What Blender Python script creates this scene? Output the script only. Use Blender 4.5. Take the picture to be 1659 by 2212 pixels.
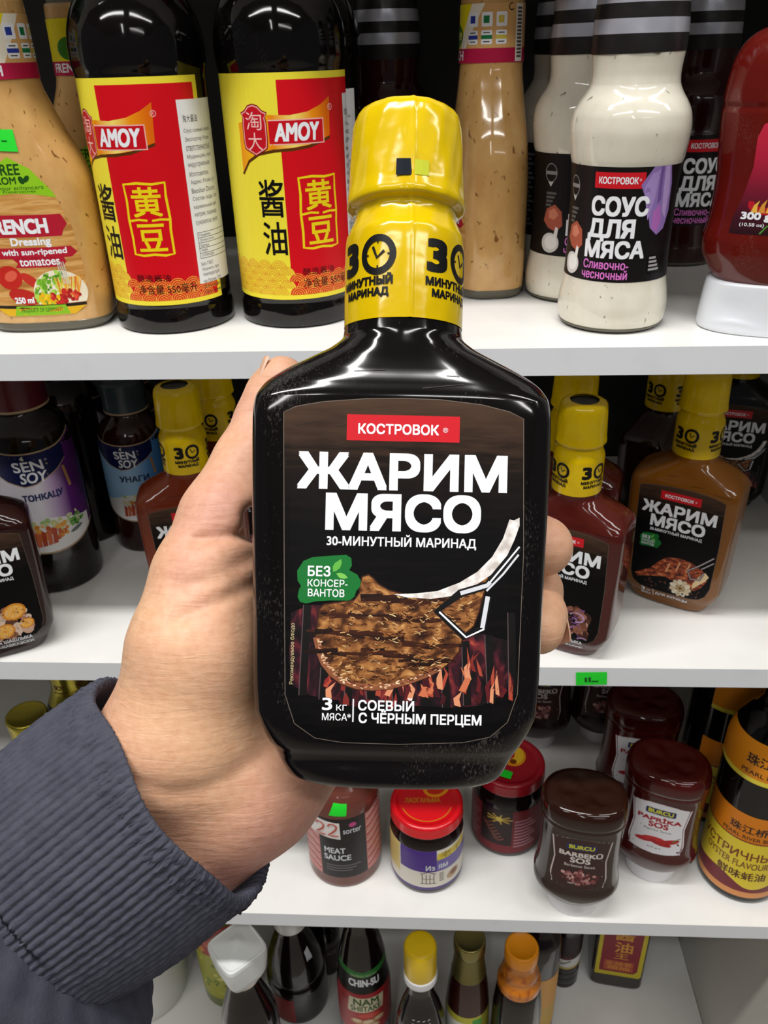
import bpy, bmesh, math, random
import numpy as np
from mathutils import Matrix, Vector
from mathutils.geometry import tessellate_polygon, delaunay_2d_cdt

# ------------------------------------------------------------------ camera, world, lights, exposure
for o in list(bpy.data.objects):
    bpy.data.objects.remove(o)
scene = bpy.context.scene
COL = scene.collection
scene.view_settings.view_transform = 'Standard'
scene.view_settings.look = 'None'
scene.view_settings.gamma = 1.0
scene.view_settings.use_curve_mapping = False
scene.view_settings.exposure = -0.10

cam_data = bpy.data.cameras.new('camera')
cam = bpy.data.objects.new('camera', cam_data)
COL.objects.link(cam)
cam_data.sensor_fit = 'HORIZONTAL'
cam_data.sensor_width = 36.0
cam_data.lens = 36.0 * 1768.07 / 1659.0
cam_data.clip_start = 0.01
cam.matrix_world = Matrix((
    (0.998476, 0.000402, 0.055178, 0.0),
    (0.047923, 0.489363, -0.870763, -0.44141),
    (-0.027352, 0.872080, 0.488599, 1.44412),
    (0, 0, 0, 1)))
cam_data.dof.use_dof = True
cam_data.dof.focus_distance = 0.25
cam_data.dof.aperture_fstop = 75
scene.camera = cam

world = bpy.data.worlds.new('shop_ambient')
scene.world = world
world.use_nodes = True
bg = world.node_tree.nodes['Background']
bg.inputs['Color'].default_value = (0.93, 0.96, 1.0, 1)
bg.inputs['Strength'].default_value = 0.08


def strip_lamp(x, y, z, lx, ly, watts, tilt=0.0, yaw=0.0, col=(1.0, 0.985, 0.96)):
    ld = bpy.data.lights.new('ceiling_strip_light', 'AREA')
    ld.shape = 'RECTANGLE'
    ld.size = lx
    ld.size_y = ly
    ld.energy = watts
    ld.color = col
    lo = bpy.data.objects.new('ceiling_strip_light', ld)
    lo.location = (x, y, z)
    lo.rotation_euler = (tilt, 0, yaw)
    COL.objects.link(lo)


# rows of fluorescent strips under the shop ceiling, running along the aisle
strip_lamp(-0.45, -0.44, 2.75, 1.5, 0.10, 28)
strip_lamp(1.35, -0.44, 2.75, 1.5, 0.10, 12)
strip_lamp(-0.9, -1.35, 2.85, 1.5, 0.12, 14)
strip_lamp(0.9, -1.35, 2.85, 1.5, 0.12, 14)
strip_lamp(-0.3, -3.0, 2.85, 0.12, 1.5, 9)
strip_lamp(1.2, -3.2, 2.85, 1.5, 0.12, 9)

MM = 0.001
random.seed(7)
PI = math.pi


# ------------------------------------------------------------------ materials
def lin(h):
    h = h.lstrip('#')
    out = []
    for i in (0, 2, 4):
        c = int(h[i:i + 2], 16) / 255
        out.append(c / 12.92 if c <= 0.04045 else ((c + 0.055) / 1.055) ** 2.4)
    return (*out, 1.0)


MATS = {}


def base_mat(name):
    m = bpy.data.materials.new(name)
    m.use_nodes = True
    nt = m.node_tree
    return m, nt, nt.nodes['Principled BSDF']


def node(nt, kind, **kw):
    n = nt.nodes.new(kind)
    for k, v in kw.items():
        if k in n.inputs:
            n.inputs[k].default_value = v
        else:
            setattr(n, k, v)
    return n


def ramp(nt, fac, stops, interp='LINEAR'):
    r = nt.nodes.new('ShaderNodeValToRGB')
    r.color_ramp.interpolation = interp
    el = r.color_ramp.elements
    while len(el) < len(stops):
        el.new(0.5)
    for e, (p, c) in zip(el, stops):
        e.position = p
        e.color = lin(c)
    nt.links.new(fac, r.inputs[0])
    return r.outputs[0]


def coords(nt, kind, scale=(1, 1, 1)):
    tc = nt.nodes.new('ShaderNodeTexCoord')
    mp = nt.nodes.new('ShaderNodeMapping')
    mp.inputs['Scale'].default_value = scale
    nt.links.new(tc.outputs[kind], mp.inputs[0])
    return mp.outputs[0]


def add_bump(nt, p, vec, scale, strength, dist=0.0004, detail=3):
    n = node(nt, 'ShaderNodeTexNoise', Scale=scale, Detail=detail)
    nt.links.new(vec, n.inputs['Vector'])
    b = node(nt, 'ShaderNodeBump', Strength=strength, Distance=dist)
    nt.links.new(n.outputs[0], b.inputs['Height'])
    nt.links.new(b.outputs[0], p.inputs['Normal'])
    return n, b


def M(name, col, rough=0.45, metal=0.0, coat=0.0, spec=0.5, bump=None, mottle=None, sss=0.0):
    """plain surface; mottle=(colour2, scale, lo, hi) mixes in a second colour by noise."""
    if name in MATS:
        return MATS[name]
    m, nt, p = base_mat(name)
    p.inputs['Base Color'].default_value = lin(col)
    p.inputs['Roughness'].default_value = rough
    p.inputs['Metallic'].default_value = metal
    p.inputs['Coat Weight'].default_value = coat
    p.inputs['Coat Roughness'].default_value = 0.06
    p.inputs['Specular IOR Level'].default_value = spec
    if sss:
        p.inputs['Subsurface Weight'].default_value = sss
        p.inputs['Subsurface Radius'].default_value = (0.004, 0.002, 0.001)
        p.inputs['Subsurface Scale'].default_value = 1.0
    if mottle:
        v = coords(nt, 'Object')
        n = node(nt, 'ShaderNodeTexNoise', Scale=mottle[1], Detail=4)
        nt.links.new(v, n.inputs['Vector'])
        c = ramp(nt, n.outputs[0], [(mottle[2], col), (mottle[3], mottle[0])])
        nt.links.new(c, p.inputs['Base Color'])
    if bump:
        add_bump(nt, p, coords(nt, 'Object'), bump[0], bump[1], bump[2] if len(bump) > 2 else 0.0004)
    MATS[name] = m
    return m


def ink(col, rough=0.36):
    return M('ink_' + col.lstrip('#').lower(), col, rough, spec=0.25)


def uvmat(name, kind, stops, scale, stretch=(1, 1, 1), detail=5, rough=0.4, distort=0.0):
    """printed picture: noise or voronoi colour laid out in label millimetres"""
    if name in MATS:
        return MATS[name]
    m, nt, p = base_mat(name)
    p.inputs['Roughness'].default_value = rough
    p.inputs['Specular IOR Level'].default_value = 0.25
    v = coords(nt, 'UV', stretch)
    if kind == 'noise':
        n = node(nt, 'ShaderNodeTexNoise', Scale=scale, Detail=detail, Distortion=distort)
        nt.links.new(v, n.inputs['Vector'])
        f = n.outputs[0]
    else:
        n = node(nt, 'ShaderNodeTexVoronoi', Scale=scale)
        nt.links.new(v, n.inputs['Vector'])
        sp = nt.nodes.new('ShaderNodeSeparateColor')
        nt.links.new(n.outputs['Color'], sp.inputs[0])
        f = sp.outputs[0]
    nt.links.new(ramp(nt, f, stops), p.inputs['Base Color'])
    MATS[name] = m
    return m


def gradmat(name, axis, stops, rough=0.38, noise=None):
    """printed colour gradient along label u (0) or v (1), in millimetres"""
    if name in MATS:
        return MATS[name]
    m, nt, p = base_mat(name)
    p.inputs['Roughness'].default_value = rough
    p.inputs['Specular IOR Level'].default_value = 0.10
    tc = nt.nodes.new('ShaderNodeTexCoord')
    sp = nt.nodes.new('ShaderNodeSeparateXYZ')
    nt.links.new(tc.outputs['UV'], sp.inputs[0])
    lo, hi = stops[0][0], stops[-1][0]
    mr = node(nt, 'ShaderNodeMapRange')
    mr.inputs['From Min'].default_value = lo
    mr.inputs['From Max'].default_value = hi
    nt.links.new(sp.outputs[axis], mr.inputs['Value'])
    fac = mr.outputs[0]
    if noise:
        n = node(nt, 'ShaderNodeTexNoise', Scale=noise[0], Detail=5)
        mp = nt.nodes.new('ShaderNodeMapping')
        mp.inputs['Scale'].default_value = noise[2]
        nt.links.new(tc.outputs['UV'], mp.inputs[0])
        nt.links.new(mp.outputs[0], n.inputs['Vector'])
        ma = node(nt, 'ShaderNodeMath', operation='MULTIPLY_ADD')
        nt.links.new(n.outputs[0], ma.inputs[0])
        ma.inputs[1].default_value = noise[1]
        sub = node(nt, 'ShaderNodeMath', operation='SUBTRACT')
        nt.links.new(fac, sub.inputs[0])
        sub.inputs[1].default_value = noise[1] * 0.5
        nt.links.new(sub.outputs[0], ma.inputs[2])
        fac = ma.outputs[0]
    c = ramp(nt, fac, [((s - lo) / (hi - lo), h) for s, h in stops])
    nt.links.new(c, p.inputs['Base Color'])
    MATS[name] = m
    return m


def speckled(name, col, col2, speck, scale=260, thr=0.66, rough=0.12, stretch=(1, 1, 0.55)):
    """sauce seen through its clear bottle: soft mottling with herb specks"""
    if name in MATS:
        return MATS[name]
    m, nt, p = base_mat(name)
    p.inputs['Roughness'].default_value = rough
    p.inputs['Coat Weight'].default_value = 0.4
    p.inputs['Coat Roughness'].default_value = 0.04
    v = coords(nt, 'Object', stretch)
    n1 = node(nt, 'ShaderNodeTexNoise', Scale=90, Detail=4)
    nt.links.new(v, n1.inputs['Vector'])
    c1 = ramp(nt, n1.outputs[0], [(0.35, col), (0.7, col2)])
    n2 = node(nt, 'ShaderNodeTexNoise', Scale=scale, Detail=2, Distortion=0.6)
    nt.links.new(v, n2.inputs['Vector'])
    f = ramp(nt, n2.outputs[0], [(thr, '#000000'), (thr + 0.05, '#ffffff')])
    mx = nt.nodes.new('ShaderNodeMix')
    mx.data_type = 'RGBA'
    nt.links.new(f, mx.inputs[0])
    nt.links.new(c1, mx.inputs[6])
    mx.inputs[7].default_value = lin(speck)
    nt.links.new(mx.outputs[2], p.inputs['Base Color'])
    MATS[name] = m
    return m


def glossy(name, col, rough=0.08, dust=0.0, spec=0.5, wave=0.0):
    """dark bottle glass or plastic full of sauce, with faint dust and uneven moulding"""
    if name in MATS:
        return MATS[name]
    m, nt, p = base_mat(name)
    p.inputs['Base Color'].default_value = lin(col)
    p.inputs['Specular IOR Level'].default_value = spec
    v = coords(nt, 'Object')
    n = node(nt, 'ShaderNodeTexNoise', Scale=35, Detail=4)
    nt.links.new(v, n.inputs['Vector'])
    r = node(nt, 'ShaderNodeMapRange')
    r.inputs['To Min'].default_value = max(0.02, rough - 0.04)
    r.inputs['To Max'].default_value = rough + 0.06
    nt.links.new(n.outputs[0], r.inputs['Value'])
    nt.links.new(r.outputs[0], p.inputs['Roughness'])
    if dust:
        v2 = coords(nt, 'Object', (1, 1, 0.4))
        n2 = node(nt, 'ShaderNodeTexNoise', Scale=2200, Detail=2)
        nt.links.new(v2, n2.inputs['Vector'])
        n3 = node(nt, 'ShaderNodeTexNoise', Scale=60, Detail=2)
        nt.links.new(v2, n3.inputs['Vector'])
        mu = node(nt, 'ShaderNodeMath', operation='MULTIPLY')
        nt.links.new(n2.outputs[0], mu.inputs[0])
        nt.links.new(n3.outputs[0], mu.inputs[1])
        f = ramp(nt, mu.outputs[0], [(0.33, '#000000'), (0.48, '#ffffff')])
        sc = node(nt, 'ShaderNodeMath', operation='MULTIPLY')
        nt.links.new(f, sc.inputs[0])
        sc.inputs[1].default_value = dust
        mx = nt.nodes.new('ShaderNodeMix')
        mx.data_type = 'RGBA'
        nt.links.new(sc.outputs[0], mx.inputs[0])
        mx.inputs[6].default_value = lin(col)
        mx.inputs[7].default_value = lin('#b9b2a8')
        nt.links.new(mx.outputs[2], p.inputs['Base Color'])
    if wave:
        add_bump(nt, p, v, 45, wave, 0.0008, 1)
    MATS[name] = m
    return m


# ------------------------------------------------------------------ mesh helpers (all builders work in millimetres)
def link_mesh(name, verts, faces, mats, parent=None, fmat=None, smooth=True, uv=None, matrix=None):
    me = bpy.data.meshes.new(name)
    v = np.asarray(verts, dtype=float) * MM
    me.from_pydata(v.tolist(), [], [list(f) for f in faces])
    if not isinstance(mats, (list, tuple)):
        mats = [mats]
    for m in mats:
        me.materials.append(m)
    if fmat is not None:
        me.polygons.foreach_set('material_index', list(fmat))
    me.polygons.foreach_set('use_smooth', [bool(smooth)] * len(me.polygons))
    if uv is not None:
        ul = me.uv_layers.new(name='label_mm')
        li = np.zeros(len(me.loops), dtype=np.int32)
        me.loops.foreach_get('vertex_index', li)
        ul.data.foreach_set('uv', np.asarray(uv, dtype=np.float32)[li].ravel())
    me.update()
    o = bpy.data.objects.new(name, me)
    COL.objects.link(o)
    if parent is not None:
        o.parent = parent
    if matrix is not None:
        o.matrix_world = matrix
    return o


def tag(o, label, cat, group=None):
    o['label'] = label
    o['category'] = cat
    if group:
        o['group'] = group
    return o


def thing(name, label, cat, x, y, z, rot=0.0, group=None):
    o = bpy.data.objects.new(name, None)
    o.empty_display_size = 0.02
    COL.objects.link(o)
    o.location = (x, y, z)
    o.rotation_euler = (0, 0, math.radians(rot))
    return tag(o, label, cat, group)


def facing(x, y, turn=0.0):
    return math.degrees(math.atan2(-x, 0.4414 + y)) + turn


def pchip(xs, ys, xq):
    xs = np.asarray(xs, float)
    ys = np.asarray(ys, float)
    h = np.diff(xs)
    d = np.diff(ys) / h
    m = np.zeros(len(xs))
    m[0], m[-1] = d[0], d[-1]
    for i in range(1, len(xs) - 1):
        if d[i - 1] * d[i] > 0:
            w1, w2 = 2 * h[i] + h[i - 1], h[i] + 2 * h[i - 1]
            m[i] = (w1 + w2) / (w1 / d[i - 1] + w2 / d[i])
    xq = np.clip(np.asarray(xq, float), xs[0], xs[-1])
    k = np.clip(np.searchsorted(xs, xq) - 1, 0, len(h) - 1)
    t = (xq - xs[k]) / h[k]
    a, b, c, e = ys[k], ys[k + 1], m[k] * h[k], m[k + 1] * h[k]
    return a * (1 + 2 * t) * (1 - t) ** 2 + c * t * (1 - t) ** 2 + b * t * t * (3 - 2 * t) + e * t * t * (t - 1)


def loft_mesh(rings, cap0=True, cap1=True):
    """rings: list of (n,3) arrays"""
    n = len(rings[0])
    verts = np.concatenate(rings)
    faces = []
    for i in range(len(rings) - 1):
        for j in range(n):
            a, b = i * n + j, i * n + (j + 1) % n
            faces.append((a, b, b + n, a + n))
    if cap0:
        faces.append(tuple(range(n - 1, -1, -1)))
    if cap1:
        k = (len(rings) - 1) * n
        faces.append(tuple(range(k, k + n)))
    return verts, faces


def superring(z, hw, hd, n, seg=96, wob=None):
    t = np.linspace(0, 2 * PI, seg, endpoint=False)
    c, s = np.cos(t), np.sin(t)
    x = hw * np.sign(c) * np.abs(c) ** (2 / n)
    y = hd * np.sign(s) * np.abs(s) ** (2 / n)
    return np.stack([x, y, np.full(seg, float(z))], 1)


def lathe(name, prof, mat, parent, seg=64, sharp=(), ell=1.0, cap0=True, cap1=True):
    """prof: (r, z) pairs in mm; the outline is followed as given"""
    t = np.linspace(0, 2 * PI, seg, endpoint=False)
    rings = [np.stack([r * np.cos(t), r * ell * np.sin(t), np.full(seg, float(z))], 1) for r, z in prof]
    v, f = loft_mesh(rings, cap0, cap1)
    return link_mesh(name, v, f, mat, parent)


def smooth_prof(keys, step=1.5):
    zs = [k[1] for k in keys]
    rs = [k[0] for k in keys]
    n = max(2, int((zs[-1] - zs[0]) / step))
    zq = np.unique(np.concatenate([np.linspace(zs[0], zs[-1], n), zs]))
    return [(float(r), float(z)) for r, z in zip(pchip(zs, rs, zq), zq)]


def box_mesh(x0, y0, z0, x1, y1, z1):
    v = [(x, y, z) for z in (z0, z1) for y in (y0, y1) for x in (x0, x1)]
    f = [(0, 2, 3, 1), (4, 5, 7, 6), (0, 1, 5, 4), (2, 6, 7, 3), (0, 4, 6, 2), (1, 3, 7, 5)]
    return v, f


def bevel_box(name, x0, y0, z0, x1, y1, z1, mat, parent=None, bev=0.8, seg=2):
    bm = bmesh.new()
    v, f = box_mesh(x0, y0, z0, x1, y1, z1)
    vs = [bm.verts.new(p) for p in v]
    for q in f:
        bm.faces.new([vs[i] for i in q])
    bmesh.ops.bevel(bm, geom=bm.edges[:], offset=bev, segments=seg, affect='EDGES', profile=0.5)
    bm.verts.index_update()
    vv = [tuple(p.co) for p in bm.verts]
    ff = [[p.index for p in q.verts] for q in bm.faces]
    bm.free()
    return link_mesh(name, vv, ff, mat, parent, smooth=False)


# ------------------------------------------------------------------ printed layers
TEXT_CACHE = {}


def text_shape(s, bold, space=1.0, line=1.0):
    key = (s, bold, space, line)
    if key not in TEXT_CACHE:
        c = bpy.data.curves.new('lettering', 'FONT')
        c.body = s
        c.size = 1.0
        c.offset = bold
        c.resolution_u = 3
        c.space_character = space
        c.space_line = line
        c.align_x = 'CENTER'
        o = bpy.data.objects.new('lettering', c)
        loops = []
        for sp in o.to_curve(bpy.context.evaluated_depsgraph_get()).splines:
            bp = sp.bezier_points
            pts = []
            for i in range(len(bp)):
                p, q = bp[i], bp[(i + 1) % len(bp)]
                if p.handle_right_type == 'VECTOR' and q.handle_left_type == 'VECTOR':
                    pts.append((p.co.x, p.co.y))
                else:
                    for k in range(4):
                        t = k / 4
                        w = ((1 - t) ** 3, 3 * t * (1 - t) ** 2, 3 * t * t * (1 - t), t ** 3)
                        pts.append(tuple(sum(w[j] * r[e] for j, r in enumerate((p.co, p.handle_right, q.handle_left, q.co))) for e in (0, 1)))
            loops.append(pts)
        o.to_curve_clear()
        # fill by winding number, so overlapping contours stay solid
        vs, es = [], []
        for pts in loops:
            n0 = len(vs)
            vs += [Vector(p) for p in pts]
            es += [(n0 + i, n0 + (i + 1) % len(pts)) for i in range(len(pts))]
        v, f = np.zeros((0, 2)), []
        if vs:
            cv, _, cf, _, _, _ = delaunay_2d_cdt(vs, es, [], 0, 1e-6)
            v = np.array([(p.x, p.y) for p in cv])
            A = np.array([vs[e[0]][:] for e in es])
            B = np.array([vs[e[1]][:] for e in es])
            T = np.array(cf)
            cen = v[T].mean(1)
            for t, (x, y) in zip(T, cen):
                up = (A[:, 1] <= y) & (B[:, 1] > y)
                dn = (A[:, 1] > y) & (B[:, 1] <= y)
                side = (B[:, 0] - A[:, 0]) * (y - A[:, 1]) - (x - A[:, 0]) * (B[:, 1] - A[:, 1])
                if np.sum(up & (side > 0)) - np.sum(dn & (side < 0)) != 0:
                    p, q, r = v[t[0]], v[t[1]], v[t[2]]
                    ar = (q[0] - p[0]) * (r[1] - p[1]) - (r[0] - p[0]) * (q[1] - p[1])
                    f.append(tuple(int(i) for i in (t if ar > 0 else t[::-1])))
        bpy.data.objects.remove(o)
        bpy.data.curves.remove(c)
        TEXT_CACHE[key] = (v, f)
    return TEXT_CACHE[key]


def arc(cx, cy, rx, ry, a0, a1, n=16):
    return [(cx + rx * math.cos(math.radians(a0 + (a1 - a0) * i / n)),
             cy + ry * math.sin(math.radians(a0 + (a1 - a0) * i / n))) for i in range(n + 1)]


class Lay:
    """flat artwork in label millimetres, later laid on a surface"""

    def __init__(s):
        s.items = []

    def add(s, v, f, m, lv):
        s.items.append((np.asarray(v, float), f, m, lv))

    def poly(s, pts, m, lv=1):
        tri = tessellate_polygon([[Vector((p[0], p[1], 0)) for p in pts]])
        out = []
        for a, b, c in tri:
            ar = (pts[b][0] - pts[a][0]) * (pts[c][1] - pts[a][1]) - (pts[c][0] - pts[a][0]) * (pts[b][1] - pts[a][1])
            if abs(ar) > 1e-9:
                out.append((a, b, c) if ar > 0 else (a, c, b))
        s.add(pts, out, m, lv)

    def rect(s, x0, y0, x1, y1, m, lv=1, r=0):
        if r <= 0:
            s.add([(x0, y0), (x1, y0), (x1, y1), (x0, y1)], [(0, 1, 2, 3)], m, lv)
        else:
            p = (arc(x1 - r, y1 - r, r, r, 0, 90, 5) + arc(x0 + r, y1 - r, r, r, 90, 180, 5)
                 + arc(x0 + r, y0 + r, r, r, 180, 270, 5) + arc(x1 - r, y0 + r, r, r, 270, 360, 5))
            s.poly(p, m, lv)

    def ell(s, cx, cy, rx, ry, m, lv=1, rot=0, n=24):
        c, d = math.cos(math.radians(rot)), math.sin(math.radians(rot))
        p = []
        for i in range(n):
            a = 2 * PI * i / n
            x, y = rx * math.cos(a), ry * math.sin(a)
            p.append((cx + x * c - y * d, cy + x * d + y * c))
        s.add(p, [tuple(range(n))], m, lv)

    def stroke(s, pts, w, m, lv=2, closed=False):
        pts = [Vector(p) for p in pts]
        n = len(pts)
        L, R = [], []
        for i in range(n):
            if closed:
                a, b = pts[i - 1], pts[(i + 1) % n]
            else:
                a, b = pts[max(0, i - 1)], pts[min(n - 1, i + 1)]
            d = (b - a)
            d = d.normalized() if d.length > 1e-9 else Vector((1, 0))
            nn = Vector((-d.y, d.x)) * w / 2
            L.append(pts[i] + nn)
            R.append(pts[i] - nn)
        v = [tuple(p) for p in L] + [tuple(p) for p in R]
        f = []
        for i in range(n if closed else n - 1):
            j = (i + 1) % n
            f.append((n + i, n + j, j, i))
        s.add(v, f, m, lv)

    def ring(s, cx, cy, rx, ry, w, m, lv=2, a0=0, a1=360, n=28):
        full = abs(a1 - a0) >= 360
        p = arc(cx, cy, rx, ry, a0, a1, n)
        s.stroke(p[:-1] if full else p, w, m, lv, closed=full)

    def text(s, t, x0, y0, x1, y1, m, lv=3, bold=0.0, slant=0.0, rot=0, space=1.0, line=1.0):
        v, f = text_shape(t, 0.0, space, line)
        if len(v) == 0:
            return
        v = v.copy()
        if slant:
            v[:, 0] += slant * v[:, 1]
        lo, hi = v.min(0), v.max(0)
        q = (v - lo) / np.maximum(hi - lo, 1e-6)
        if rot == 90:
            q = np.stack([1 - q[:, 1], q[:, 0]], 1)
        # heavier weights are built from shifted copies of the same letters
        d = bold * (y1 - y0) * (1.0 if rot == 0 else 0.0)
        q = q * np.array([x1 - x0 - 2 * d, y1 - y0 - 2 * d]) + np.array([x0 + d, y0 + d])
        if d > 0:
            ring8 = ((1, 1), (-1, 1), (-1, -1), (1, -1), (1, 0), (-1, 0), (0, 1), (0, -1))
            for i, (ox, oy) in enumerate(ring8 if d > 0.15 else ring8[:4]):
                s.add(q + d * 0.88 * np.array([ox, oy]), f, m, lv + 0.04 * (i + 1))
        s.add(q, f, m, lv)

    def build(s, name, fn, parent, du=None, dv=None, step=0.05, off=0.08, label=None, clip=None):
        bm = bmesh.new()
        lvl = bm.verts.layers.float.new('lv')
        mats = []
        for v, f, m, lv in s.items:
            if m not in mats:
                mats.append(m)
            mi = mats.index(m)
            bv = []
            for p in v:
                q = bm.verts.new((p[0], p[1], 0))
                q[lvl] = lv
                bv.append(q)
            for t in f:
                try:
                    fa = bm.faces.new([bv[i] for i in t])
                    fa.material_index = mi
                except ValueError:
                    pass
        xs = [v.co.x for v in bm.verts]
        ys = [v.co.y for v in bm.verts]
        if clip:
            for (co, no) in clip:
                bmesh.ops.bisect_plane(bm, geom=bm.verts[:] + bm.edges[:] + bm.faces[:], plane_co=(*co, 0), plane_no=(*no, 0), clear_outer=True)
        if du:
            k = math.floor(min(xs) / du) + 1
            while k * du < max(xs):
                bmesh.ops.bisect_plane(bm, geom=bm.verts[:] + bm.edges[:] + bm.faces[:], plane_co=(k * du, 0, 0), plane_no=(1, 0, 0), dist=1e-5)
                k += 1
        if dv:
            k = math.floor(min(ys) / dv) + 1
            while k * dv < max(ys):
                bmesh.ops.bisect_plane(bm, geom=bm.verts[:] + bm.edges[:] + bm.faces[:], plane_co=(0, k * dv, 0), plane_no=(0, 1, 0), dist=1e-5)
                k += 1
        bm.verts.index_update()
        uv = [(v.co.x, v.co.y) for v in bm.verts]
        verts = [fn(v.co.x, v.co.y, off + step * v[lvl]) for v in bm.verts]
        faces = [[v.index for v in f.verts] for f in bm.faces]
        fm = [f.material_index for f in bm.faces]
        bm.free()
        o = link_mesh(name, verts, faces, mats, parent, fmat=fm, smooth=False, uv=uv)
        if label:
            o['label'] = label
        return o


def on_lathe(prof, rref, a0=0.0):
    """(u, v) on a turned surface: u along the girth at radius rref, v = height"""
    zs = [p[1] for p in prof]
    rs = [p[0] for p in prof]
    A0 = math.radians(a0)

    def fn(u, v, off):
        r = float(np.interp(v, zs, rs)) + off
        a = u / rref + A0
        return (r * math.sin(a), -r * math.cos(a), v)
    return fn


def on_round(r, a0=0.0):
    return on_lathe([(r, 0), (r, 500)], r, a0)


def on_flat(y0):
    return lambda u, v, off: (u, -y0 - off, v)


def on_top(z0):
    return lambda u, v, off: (u, v, z0 + off)


def on_loft(keys):
    zs = [k[0] for k in keys]
    zq = np.arange(zs[0], zs[-1] + 0.25, 0.25)
    cols = [pchip(zs, [k[i] for k in keys], zq) for i in (1, 2, 3)]

    def fn(u, v, off):
        hw, hd, n = (float(np.interp(v, zq, c)) for c in cols)
        q = min(0.995, abs(u) / hw)
        return (u, -(hd * (1 - q ** n) ** (1 / n) + off), v)
    return fn


def blobs(L, rng, n, inside, cols, r0, r1, lv=2, flat=0.7, box=(0, 0, 1, 1)):
    k = 0
    tries = 0
    while k < n and tries < n * 30:
        tries += 1
        x, y = rng.uniform(box[0], box[2]), rng.uniform(box[1], box[3])
        if inside(x, y):
            r = rng.uniform(r0, r1)
            L.ell(x, y, r, r * rng.uniform(flat, 1), ink(rng.choice(cols)), lv + rng.random() * 0.9, rng.uniform(0, 180), 10)
            k += 1


def sticker(parent, pts, mat, name='price_sticker', marks=()):
    """small paper sticker: pts = four 3D corners in mm, given counter-clockwise seen from outside; thin slab"""
    p = [Vector(q) for q in pts]
    nrm = (p[1] - p[0]).cross(p[3] - p[0]).normalized()
    v, f = [], []
    N = 6
    for side in (0.0, 0.15):
        for j in range(N + 1):
            for i in range(N + 1):
                a, b = i / N, j / N
                q = (p[0] * (1 - a) + p[1] * a) * (1 - b) + (p[3] * (1 - a) + p[2] * a) * b
                v.append(tuple(q + nrm * (side + 0.12 * math.sin(a * 3.0) * math.sin(b * 3.1))))
    S = (N + 1) * (N + 1)
    for j in range(N):
        for i in range(N):
            a = j * (N + 1) + i
            f.append((S + a, S + a + 1, S + a + N + 2, S + a + N + 1))
            f.append((a, a + N + 1, a + N + 2, a + 1))
    fm = [0] * len(f)
    mats = [mat]
    if marks:
        mats.append(ink('#0b5a1c'))
        for (x0, y0, x1, y1) in marks:
            k = len(v)
            for (a, b) in ((x0, y0), (x1, y0), (x1, y1), (x0, y1)):
                q = (p[0] * (1 - a) + p[1] * a) * (1 - b) + (p[3] * (1 - a) + p[2] * a) * b
                v.append(tuple(q + nrm * 0.32))
            f.append((k, k + 1, k + 2, k + 3))
            fm.append(1)
    return link_mesh(name, v, f, mats, parent, fmat=fm, smooth=False)


def wrap_sticker(parent, fn, uv, mat, name='price_sticker', marks=(), off=0.35):
    """paper sticker following the surface fn; uv = four corners, counter-clockwise from lower left"""
    v, f, fm = [], [], []
    N = 8

    def at(a, b, o):
        u = (uv[0][0] * (1 - a) + uv[1][0] * a) * (1 - b) + (uv[3][0] * (1 - a) + uv[2][0] * a) * b
        w = (uv[0][1] * (1 - a) + uv[1][1] * a) * (1 - b) + (uv[3][1] * (1 - a) + uv[2][1] * a) * b
        return fn(u, w, o)
    for o in (off, off + 0.18):
        for j in range(N + 1):
            for i in range(N + 1):
                v.append(at(i / N, j / N, o))
    S = (N + 1) * (N + 1)
    for j in range(N):
        for i in range(N):
            a = j * (N + 1) + i
            f.append((S + a, S + a + 1, S + a + N + 2, S + a + N + 1))
            f.append((a, a + N + 1, a + N + 2, a + 1))
    rim = list(range(N)) + [j * (N + 1) + N for j in range(N)] + [N * (N + 1) + N - i for i in range(N)] + [(N - j) * (N + 1) for j in range(N)]
    for i in range(len(rim)):
        p, q = rim[i], rim[(i + 1) % len(rim)]
        f.append((p, q, S + q, S + p))
    fm = [0] * len(f)
    mats = [mat]
    if marks:
        mats.append(ink('#0b5a1c'))
        for (x0, y0, x1, y1) in marks:
            k = len(v)
            for (a, b) in ((x0, y0), (x1, y0), (x1, y1), (x0, y1)):
                v.append(at(a, b, off + 0.3))
            f.append((k, k + 1, k + 2, k + 3))
            fm.append(1)
    return link_mesh(name, v, f, mats, parent, fmat=fm, smooth=False)


def inside_poly(poly):
    def fn(x, y):
        c = False
        for (x0, y0), (x1, y1) in zip(poly, poly[1:] + poly[:1]):
            if (y0 > y) != (y1 > y) and x < (x1 - x0) * (y - y0) / (y1 - y0) + x0:
                c = not c
        return c
    return fn


# ------------------------------------------------------------------ shelving unit and floor
SHELF = {1: 1.3000, 2: 1.07435, 3: 0.79834, 4: 0.4735}
white_lam = M('white_laminate', '#f3f2ef', 0.32, bump=(260, 0.04), mottle=('#e9e8e4', 16, 0.5, 0.8))
edge_lam = M('edge_banding', '#e8ebf0', 0.4, bump=(300, 0.05), mottle=('#dee1e6', 30, 0.55, 0.8))
panel_lam = M('panel_laminate', '#cfcdc6', 0.45)
shade_lam = M('back_panel_shade_dark', '#1b1a1a', 0.7)  # near-black colour stands in for the shade deep behind the bottles


def slab(x0, y0, z0, x1, y1, z1, name, parent, mats, front):
    """board in metres; the front edge faces get the edging material"""
    v, f = box_mesh(x0 * 1e3, y0 * 1e3, z0 * 1e3, x1 * 1e3, y1 * 1e3, z1 * 1e3)
    fm = [1 if i == front else 0 for i in range(6)]
    return link_mesh(name, v, f, mats, parent, fmat=fm, smooth=False)


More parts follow.
